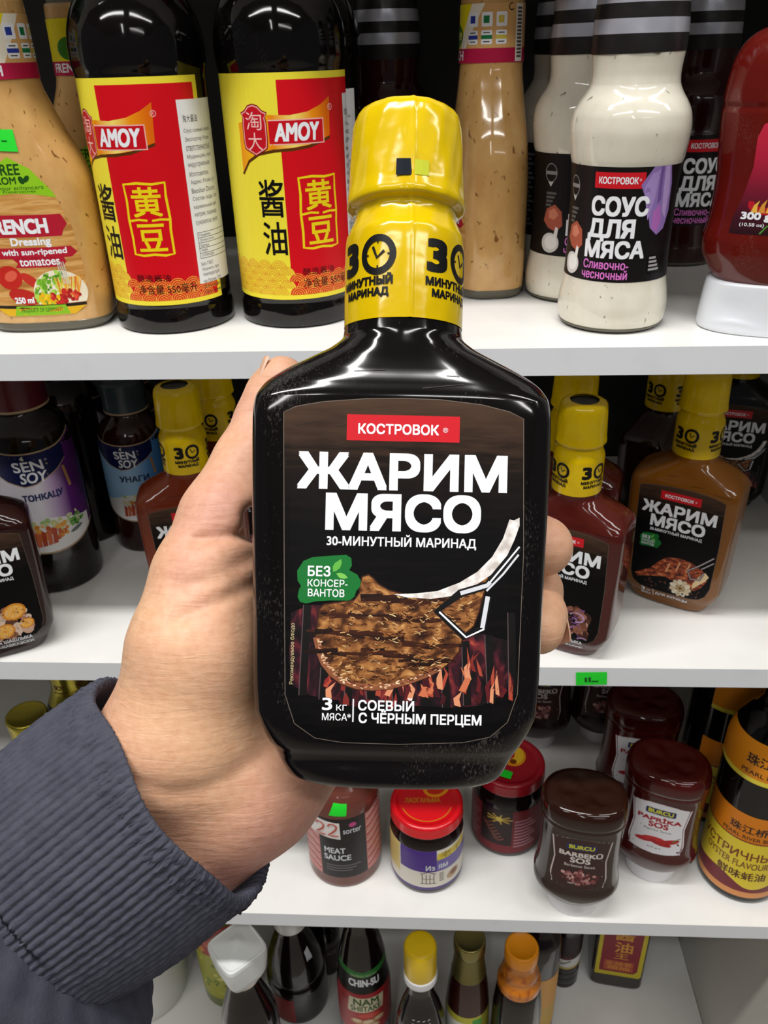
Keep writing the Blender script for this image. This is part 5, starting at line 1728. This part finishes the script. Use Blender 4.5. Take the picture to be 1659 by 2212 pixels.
# square bottle with red and gold label
t = thing('square_bottle', 'square brown bottle with red and gold character label at lower right', 'sauce bottle', 0.2230, 0.1690, Z4, -8)
SQ = [(0, 28, 28, 5), (1.5, 29.6, 29.6, 6.5), (5, 30.2, 30.2, 8), (140, 30.2, 30.2, 8), (152, 28.5, 28.5, 6), (168, 20, 20, 3), (180, 14.5, 14.5, 2.2), (190, 13.4, 13.4, 2), (206, 13.2, 13.2, 2)]
zs = [k[0] for k in SQ]
zq = np.unique(np.concatenate([np.linspace(0, 206, 70), zs]))
link_mesh('bottle', *loft_mesh([superring(z, *[float(pchip(zs, [k[i] for k in SQ], [z])[0]) for i in (1, 2, 3)], 88) for z in zq]), glossy('square_brown_glass', '#2c2018', 0.1), t)
lathe('cap', smooth_prof([(14.4, 204), (15, 205), (15, 224), (14, 225.6), (0.6, 226)], 3), M('red_cap_plastic', '#8c1414', 0.35), t, 40)
L = Lay()
L.poly([(-25, 24), (24, 24), (26, 28), (26, 128), (-26, 128), (-26, 26)], ink('#cdbb2c'), 0)
L.poly([(-21, 31), (17, 31), (21, 36), (21.5, 124), (-21.5, 124), (-21.5, 33)], ink('#8a2430'), 1)
gi = ink('#dc9a3a')
L.text('酱', -10, 90, 12, 110, gi, 2, 0.02)
L.text('油', -8, 68, 12, 87, gi, 2, 0.02)
L.text('王', -7, 56, 9, 66, gi, 2, 0.02)
L.rect(-17, 34, 16, 52, ink('#b5523a'), 1.6)
L.text('生抽老', -15, 43.5, 14, 50.5, gi, 2.2, 0.01)
L.text('頭抽', -13, 35.4, 12, 42.6, gi, 2.2, 0.01)
L.build('label', on_flat(30.2), t, off=0.25)

# preserves jar behind the square-capped bottle, and the white tub
t = plain_bottle('preserves_jar', 'jar of green and red preserves behind the square white cap', 'jar', -0.2360, 0.1330,
                 smooth_prof([(30, 0), (33, 2), (33.6, 6), (33.6, 150), (31, 158), (29, 162), (29, 166)], 3), glossy('pickle_jar_glass', '#6d7430', 0.1))
lathe('lid', smooth_prof([(31, 164), (31.8, 165), (31.8, 176), (30, 178), (0.6, 178.4)], 3), M('gold_lid_metal', '#b8a040', 0.3, metal=0.7), t, 48)
L = Lay()
L.rect(-60, 20, 60, 150, ink('#a8a83c'), 0)
rng = random.Random(9)
L.rect(-60, 100, 60, 150, ink('#a33a30'), 0.5)
blobs(L, rng, 60, lambda x, y: True, ['#b8442e', '#8f2a24', '#d87a3a', '#c9b04a'], 2, 5, 1, 0.6, (-40, 104, 40, 146))
blobs(L, rng, 60, lambda x, y: True, ['#7d8c2c', '#b8b848', '#d4cc6a', '#5a7424'], 2, 5, 1, 0.6, (-40, 26, 40, 96))
L.build('label', on_round(33.6), t, du=3, off=0.15)

t = thing('plastic_tub', 'round white plastic tub on the lowest shelf, partly behind the sleeve', 'tub', -0.3430, 0.1270, Z4)
tp = [(48, 0), (51, 1.5), (52, 6), (57, 96), (57.4, 104)]
lathe('tub', smooth_prof(tp, 4), M('white_tub_plastic', '#d3d3cf', 0.45, bump=(60, 0.1)), t, 72)
lathe('lid', smooth_prof([(58.6, 100), (60.2, 101), (60.4, 106), (59.6, 108.6), (57, 109.4), (0.6, 109.6)], 2), M('white_lid_plastic', '#dcdcd8', 0.4), t, 72)


# ------------------------------------------------------------------ the person: left hand, wrist and sleeve (bottle-local millimetres)
def seg_dist(P, a, b, ra, rb):
    """distance to a tapered capsule"""
    a, b = np.asarray(a, np.float32), np.asarray(b, np.float32)
    d = b - a
    t = np.clip(np.dot(P - a, d) / float(np.dot(d, d)), 0, 1)
    q = P - a - t[..., None] * d
    return np.sqrt((q * q).sum(-1)) - (ra + (rb - ra) * t)


def smin(a, b, k):
    h = np.clip(0.5 + 0.5 * (b - a) / k, 0, 1)
    return b + (a - b) * h - k * h * (1 - h)


def smax(a, b, k):
    return -smin(-a, -b, k)


def chain(P, pts, k=2.0):
    """pts: (xyz, r) along a finger or ray of the hand"""
    D = None
    for (p, r), (q, s) in zip(pts[:-1], pts[1:]):
        d = seg_dist(P, p, q, r, s)
        D = d if D is None else smin(D, d, k)
    return D


def bottle_dist(P):
    zs = [k[0] for k in KOS]
    zq = np.arange(4, 126, 0.5)
    hw, hd, n = (pchip(zs, [k[i] for k in KOS], zq) for i in (1, 2, 3))
    z = np.clip(P[..., 2], 4, 125.5)
    a, b, c = np.interp(z, zq, hw), np.interp(z, zq, hd), np.interp(z, zq, n)
    x, y = np.abs(P[..., 0]) / a, np.abs(P[..., 1]) / b
    g = (x ** c + y ** c) ** (1 / c)
    rad = np.sqrt(P[..., 0] ** 2 + P[..., 1] ** 2)
    d = np.where(g > 1e-3, rad * (1 - 1 / np.maximum(g, 1e-3)), -15)
    dz = np.maximum(4 - P[..., 2], P[..., 2] - 126)
    return np.maximum(d, dz)


def surface_nets(F, org, h):
    nx, ny, nz = F.shape
    S = F < 0
    c = np.zeros((nx - 1, ny - 1, nz - 1), np.int8)
    for i in (0, 1):
        for j in (0, 1):
            for k in (0, 1):
                c += S[i:nx - 1 + i, j:ny - 1 + j, k:nz - 1 + k]
    act = (c > 0) & (c < 8)
    idx = -np.ones(act.shape, np.int64)
    I, J, K = np.nonzero(act)
    idx[I, J, K] = np.arange(len(I))
    acc = np.zeros((len(I), 3))
    cnt = np.zeros(len(I))
    cor = [(i, j, k) for i in (0, 1) for j in (0, 1) for k in (0, 1)]
    for a in range(8):
        for b in range(a + 1, 8):
            if sum(abs(cor[a][q] - cor[b][q]) for q in range(3)) != 1:
                continue
            fa = F[I + cor[a][0], J + cor[a][1], K + cor[a][2]]
            fb = F[I + cor[b][0], J + cor[b][1], K + cor[b][2]]
            m = (fa < 0) != (fb < 0)
            t = np.where(m, fa / np.where(m, fa - fb, 1), 0)
            for q in range(3):
                acc[:, q] += m * (cor[a][q] + t * (cor[b][q] - cor[a][q]))
            cnt += m
    V = np.stack([I, J, K], 1) + acc / cnt[:, None]
    faces = []
    for ax in range(3):
        s0 = [slice(None)] * 3
        s1 = [slice(None)] * 3
        s0[ax], s1[ax] = slice(0, -1), slice(1, None)
        A, B = S[tuple(s0)], S[tuple(s1)]
        cr = A != B
        u, v = (ax + 1) % 3, (ax + 2) % 3
        q = np.stack(np.nonzero(cr), 1)
        ok = (q[:, u] > 0) & (q[:, v] > 0) & (q[:, u] < F.shape[u] - 1) & (q[:, v] < F.shape[v] - 1)
        q = q[ok]
        ins = A[tuple(q.T)]

        def at(du, dv):
            p = q.copy()
            p[:, u] -= du
            p[:, v] -= dv
            return idx[p[:, 0], p[:, 1], p[:, 2]]
        Q = np.stack([at(1, 1), at(0, 1), at(0, 0), at(1, 0)], 1)
        Q[~ins] = Q[~ins][:, ::-1]
        faces.append(Q)
    return org + V * h, np.concatenate(faces)


def hand_field(P):
    W1 = ((-61.3, 13, 6.2), 19)
    W2 = ((-43.1, 20, -6.4), 20)
    # forearm running down into the sleeve
    D = seg_dist(P, W1[0], (-96.6, 18, -23.8), 19, 22)
    D = smin(D, seg_dist(P, W2[0], (-78.2, 30, -40.3), 20.5, 24), 8)
    D = smin(D, seg_dist(P, W1[0], W2[0], 19.5, 20), 8)
    # ball of the thumb and thumb
    th = chain(P, [((-58.9, 10, 13.6), 19.5), ((-55.3, 8, 35.0), 18.5), ((-53.7, 12, 54.2), 15.0), ((-50.0, 16, 71.4), 12.2)], 6)
    D = smin(D, th, 10)
    # palm spreading behind the bottle
    for a, b, ra, rb in (((-55.6, 24, 26.8), (-24.2, 38, 61.5), 17, 12), ((-54.5, 26, 18.0), (-13.8, 40, 51.3), 18, 12.5), ((-48.6, 26, 6.9), (-7.5, 40, 35.2), 19, 12.5), ((-39.4, 22, -4.4), (-7.1, 38, 17.9), 17.5, 13.5)):
        D = smin(D, seg_dist(P, a, b, ra, rb), 9)
    thumb = chain(P, [((-50.9, 16, 71.4), 12.4), ((-44.4, 23, 88.1), 10.6), ((-39.4, 28, 101.9), 10.0), ((-37.2, 28, 109.7), 9.0), ((-35.5, 26, 113.9), 6.9)], 3)
    D = smin(D, thumb, 4)
    # fingers coming round the far side
    index = chain(P, [((-24.2, 38, 61.5), 11), ((22.6, 38, 69.9), 9.5), ((38.3, 35, 67.7), 9.4), ((42.4, 17, 65.4), 8.9)], 2.5)
    middle = chain(P, [((-13.8, 40, 51.3), 11.5), ((27.8, 42, 55.1), 9.4), ((43.2, 32, 51.2), 8.2), ((42.0, 18, 45.0), 7.8), ((40.8, 12, 42.1), 7.4)], 2.5)
    ring = chain(P, [((-7.5, 40, 35.2), 11.5), ((31.3, 42, 32.8), 9), ((44.1, 40, 42.3), 7.6), ((44.7, 36, 48.6), 7.2)], 2.5)
    little = chain(P, [((-7.1, 38, 17.9), 10.5), ((16.4, 38, 16.9), 8.5), ((30.8, 36, 20.6), 7.5), ((37.0, 30, 26.3), 6.8)], 2.5)
    fingers = index
    for f in (middle, ring, little):
        fingers = smin(fingers, f, 1.6)
    D = smin(D, fingers, 4)
    # daylight between the thumb and the bottle
    D = smax(D, -seg_dist(P, (-35.7, -20, 72.2), (-48.3, 60, 71.4), 3.6, 3.6), 3)
    D = smax(D, -seg_dist(P, (-35.4, -20, 68.6), (-47.9, 60, 66.3), 3.0, 3.0), 3)
    # the bottle presses into the hand
    D = smax(D, 0.25 - bottle_dist(P), 1.2)
    return D


def crease(P, D, pts, depth, wid):
    """fold line: pts in the hand's (x, z) plane, only on the side facing the palm"""
    x, z = P[..., 0], P[..., 2]
    best = np.full(x.shape, 1e9, np.float32)
    for a, b in zip(pts[:-1], pts[1:]):
        dx, dz = b[0] - a[0], b[2] - a[2]
        t = np.clip(((x - a[0]) * dx + (z - a[2]) * dz) / (dx * dx + dz * dz), 0, 1)
        best = np.minimum(best, (x - a[0] - t * dx) ** 2 + (z - a[2] - t * dz) ** 2)
    near = np.abs(D) < 5
    front = P[..., 1] < 24
    return D + np.where(near & front, depth * np.exp(-best / (wid * wid)), 0)


hstep = 1.15
lo = np.array([-112.0, -26.0, -66.0])
hi = np.array([60.0, 62.0, 124.0])
ax = [np.arange(lo[i], hi[i], hstep, dtype=np.float32) for i in range(3)]
P = np.stack(np.meshgrid(*ax, indexing='ij'), -1)
D = hand_field(P)
for pts, dep, wid in (
        ([(-55.1, 0, 65.4), (-47.6, 0, 66.6), (-37.6, 0, 68.0)], 2.0, 1.6),
        ([(-57.8, 0, 44.4), (-48.5, 0, 49.0), (-38.6, 0, 54.0)], 1.4, 1.7),
        ([(-58.6, 0, 52.8), (-48.7, 0, 55.9), (-38.8, 0, 61.8)], 0.9, 1.8),
        ([(-68.7, 0, 2.8), (-58.7, 0, -0.1), (-49.9, 0, 0.4), (-36.3, 0, 6.7)], 0.9, 2.6),
        ([(-43.4, 0, 101.8), (-40.0, 0, 103.3)], 1.0, 2.0),
        ([(-49.5, 0, 94.7), (-45.8, 0, 96.1)], 0.9, 2.0),
        ([(-42.5, 0, 59.2), (-36.9, 0, 34.2), (-33.2, 0, 11.8)], 1.2, 4.0)):
    D = crease(P, D, pts, dep, wid)
HV, HF = surface_nets(D, lo, hstep)
# two rounds of smoothing over the net
nb = [[] for _ in range(0)]
E0 = np.concatenate([HF[:, [0, 1]], HF[:, [1, 2]], HF[:, [2, 3]], HF[:, [3, 0]]])
for lam in (0.5, 0.5, 0.4):
    s = np.zeros_like(HV)
    n = np.zeros(len(HV))
    np.add.at(s, E0[:, 0], HV[E0[:, 1]])
    np.add.at(s, E0[:, 1], HV[E0[:, 0]])
    np.add.at(n, E0[:, 0], 1)
    np.add.at(n, E0[:, 1], 1)
    HV = HV + lam * (s / n[:, None] - HV)


def skin_material():
    m, nt, p = base_mat('skin')
    p.inputs['Roughness'].default_value = 0.50
    p.inputs['Specular IOR Level'].default_value = 0.4
    p.inputs['Subsurface Weight'].default_value = 0.18
    p.inputs['Subsurface Radius'].default_value = (0.006, 0.0025, 0.0014)
    p.inputs['Subsurface Scale'].default_value = 0.6
    v = coords(nt, 'Object')
    n1 = node(nt, 'ShaderNodeTexNoise', Scale=17, Detail=2)
    nt.links.new(v, n1.inputs['Vector'])
    c = ramp(nt, n1.outputs[0], [(0.36, '#e2b590'), (0.50, '#dcaa8c'), (0.64, '#cf9687')])
    n2 = node(nt, 'ShaderNodeTexNoise', Scale=420, Detail=3)
    nt.links.new(v, n2.inputs['Vector'])
    mx = nt.nodes.new('ShaderNodeMix')
    mx.data_type = 'RGBA'
    mx.blend_type = 'MULTIPLY'
    mx.inputs[0].default_value = 1.0
    nt.links.new(c, mx.inputs[6])
    nt.links.new(ramp(nt, n2.outputs[0], [(0.3, '#f6eee8'), (0.65, '#ffffff')]), mx.inputs[7])
    nt.links.new(mx.outputs[2], p.inputs['Base Color'])
    # fine wrinkles running across the palm, and pores
    tc = nt.nodes.new('ShaderNodeTexCoord')
    mp = nt.nodes.new('ShaderNodeMapping')
    mp.inputs['Rotation'].default_value = (0, math.radians(-20), 0)
    mp.inputs['Scale'].default_value = (0.28, 0.5, 1.6)
    nt.links.new(tc.outputs['Object'], mp.inputs[0])
    w = node(nt, 'ShaderNodeTexNoise', Scale=330, Detail=5, Distortion=0.5)
    nt.links.new(mp.outputs[0], w.inputs['Vector'])
    b1 = node(nt, 'ShaderNodeBump', Strength=0.5, Distance=0.0006)
    nt.links.new(w.outputs[0], b1.inputs['Height'])
    vo = node(nt, 'ShaderNodeTexVoronoi', Scale=1300)
    nt.links.new(v, vo.inputs['Vector'])
    b2 = node(nt, 'ShaderNodeBump', Strength=0.16, Distance=0.0002)
    nt.links.new(vo.outputs[0], b2.inputs['Height'])
    nt.links.new(b1.outputs[0], b2.inputs['Normal'])
    nt.links.new(b2.outputs[0], p.inputs['Normal'])
    return m


SKIN = skin_material()
person = link_mesh('person', HV, HF.tolist(), SKIN)
person.matrix_world = HELD
tag(person, "person's left hand in a navy ribbed sweater sleeve, gripping the black bottle", 'person')


def nail(ctr, nrm, lng, w, l):
    n = Vector(nrm).normalized()
    a = Vector(lng)
    a = (a - n * a.dot(n)).normalized()
    b = n.cross(a)
    v, f = [], []
    N, K = 14, 10
    for j in range(K + 1):
        for i in range(N + 1):
            s, t = i / N * 2 - 1, j / K * 2 - 1
            ww = w * (1 - 0.16 * max(0, -t) ** 2 - 0.10 * max(0, t) ** 3)
            h = 0.55 * (1 - s * s) * w * 0.5 - 0.25 * w * 0.5 - 0.3 * t * t
            p = Vector(ctr) + b * (s * ww) + a * (t * l) + n * h
            v.append(tuple(p))
    for j in range(K):
        for i in range(N):
            q = j * (N + 1) + i
            f.append((q, q + 1, q + N + 2, q + N + 1))
    S = len(v)
    v += [tuple(Vector(p) - n * 0.5) for p in v]
    f += [(S + c, S + d, S + a2, S + b2)[::1] for (a2, b2, c, d) in f[:]]
    rim = [i for i in range(N + 1)] + [j * (N + 1) + N for j in range(1, K + 1)] + [K * (N + 1) + i for i in range(N - 1, -1, -1)] + [j * (N + 1) for j in range(K - 1, 0, -1)]
    for i in range(len(rim)):
        p, q = rim[i], rim[(i + 1) % len(rim)]
        f.append((q, p, S + p, S + q))
    return v, f


NAIL = M('fingernail', '#e2b49a', 0.28, coat=0.25, sss=0.1)
for ctr, nr, lg, w, l in (((-42.9, 26, 113.8), (-0.95, -0.10, 0.30), (0.42, 0.0, 0.9), 5.4, 6.8),
                          ((48.7, 17, 42.1), (0.90, 0.42, 0.05), (0.0, -0.35, -0.95), 4.0, 4.8)):
    v, f = nail(ctr, nr, lg, w, l)
    link_mesh('fingernail', v, f, NAIL, person)

# --- sleeve with its ribbed cuff
KNIT = M('navy_rib_knit', '#4a4b57', 0.85, spec=0.2, bump=(900, 0.5), mottle=('#41424e', 160, 0.4, 0.7))
FLEECE = M('navy_sweater_cloth', '#42434d', 0.9, spec=0.15, bump=(1100, 0.4), mottle=('#383a46', 120, 0.4, 0.7))
AX = Vector((-0.755, 0.03, -0.650)).normalized()
E1 = Vector((0.66, 0.0, -0.75))
E1 = (E1 - AX * E1.dot(AX)).normalized()
E2 = AX.cross(E1).normalized()
if E2.y > 0:
    E2 = -E2
CO = Vector((-60.8, 15, -4.3))


def tube_point(t, th, r1, r2, sh=0.0):
    return CO + AX * t + E1 * (r1 * math.cos(th) + sh) + E2 * (r2 * math.sin(th))


def make_cuff():
    rng = random.Random(12)
    ribs, per = 96, 8
    seg = ribs * per
    rows = [(26, 32.6, 0.0), (10, 33.2, 0.1), (3, 34.0, 0.2), (0.8, 34.6, 0.35), (-0.4, 35.4, 0.5), (-0.8, 36.2, 0.6), (-0.3, 37.0, 0.7), (0.8, 37.5, 0.8)]
    rows += [(1.8 + 1.2 * i, 37.7 + 1.1 * math.sin(i / 42 * PI) - 1.2 * (i / 42) ** 3, min(1, 0.8 + i * 0.1)) for i in range(43)]
    rows += [(54, 35.0, 0.6), (55, 33.0, 0.2)]
    jit = [rng.uniform(0.8, 1.2) for _ in range(ribs)]
    ph = [rng.uniform(0, 6.28) for _ in range(ribs)]
    V = []
    for (t, r, amp) in rows:
        for s in range(seg):
            th = 2 * PI * s / seg
            k = s // per
            rib = abs(math.sin(PI * (s + 0.5) / per)) ** 0.6
            d = amp * (1.25 * jit[k] * (rib - 0.75) + 0.12 * math.sin(t * 1.4 + ph[k]))
            lip = 0.35 * rng.gauss(0, 1) * amp if t < 7 and r > 35 else 0.10 * rng.gauss(0, 1) * amp
            # the opening bells out a little at the lower, outer side
            bell = 1.2 * math.exp(-((t + 1) / 9) ** 2) * max(0, math.cos(th)) + 0.8 * math.sin(2 * th + t * 0.05)
            tt = t + (2.0 * math.sin(th * 2 + 0.6) + 1.2 * math.sin(5 * th)) * math.exp(-max(t, 0) / 14) + (1.8 * math.sin(th * 3) if t > 47 else 0)
            V.append(tuple(tube_point(tt, th, r + d + lip + bell, (r + d + lip) * 0.80 + bell * 0.5)))
    F = []
    for i in range(len(rows) - 1):
        for s in range(seg):
            a, b = i * seg + s, i * seg + (s + 1) % seg
            F.append((a, b, b + seg, a + seg))
    return V, F


def make_sleeve():
    rng = random.Random(4)
    seg = 140
    rows = []
    for i in range(70):
        t = 49 + i * 2.5
        q = i / 69
        r = 34.5 + 16.5 * (1 - math.exp(-(i / 5.0) ** 1.3)) + 6 * q
        rows.append((t, r))
    V = []
    for t, r in rows:
        for s in range(seg):
            th = 2 * PI * s / seg
            g = min(1, (t - 49) / 10)
            fold = g * (2.6 * math.sin(2 * th + t * 0.06) + 2.2 * math.sin(3 * th - t * 0.085 + 1) + 1.5 * math.sin(0.22 * t + 2.0 * math.sin(th + 0.6)) + 0.8 * math.sin(7 * th + 0.12 * t))
            pucker = 0.8 * math.sin(24 * th) * math.exp(-((t - 53) / 7) ** 2)
            tt = t - g * 5.0 * math.exp(-((t - 57) / 9) ** 2) * (1 + 0.35 * math.sin(3 * th))
            V.append(tuple(tube_point(tt, th, r + fold + pucker, (r + fold + pucker) * 0.84, 11.0 * min(1, (t - 49) / 30))))
    F = []
    for i in range(len(rows) - 1):
        for s in range(seg):
            a, b = i * seg + s, i * seg + (s + 1) % seg
            F.append((a, b, b + seg, a + seg))
    F.append(tuple(range(seg - 1, -1, -1)))
    k = (len(rows) - 1) * seg
    F.append(tuple(range(k, k + seg)))
    return V, F


sl = link_mesh('sleeve', *make_sleeve(), FLEECE, person)
cf = link_mesh('cuff', *make_cuff(), KNIT, sl)
sl['label'] = 'navy sweater sleeve'
cf['label'] = 'ribbed navy cuff'
for o in (sl, cf):
    bm = bmesh.new()
    bm.from_mesh(o.data)
    bmesh.ops.recalc_face_normals(bm, faces=bm.faces[:])
    bm.to_mesh(o.data)
    bm.free()
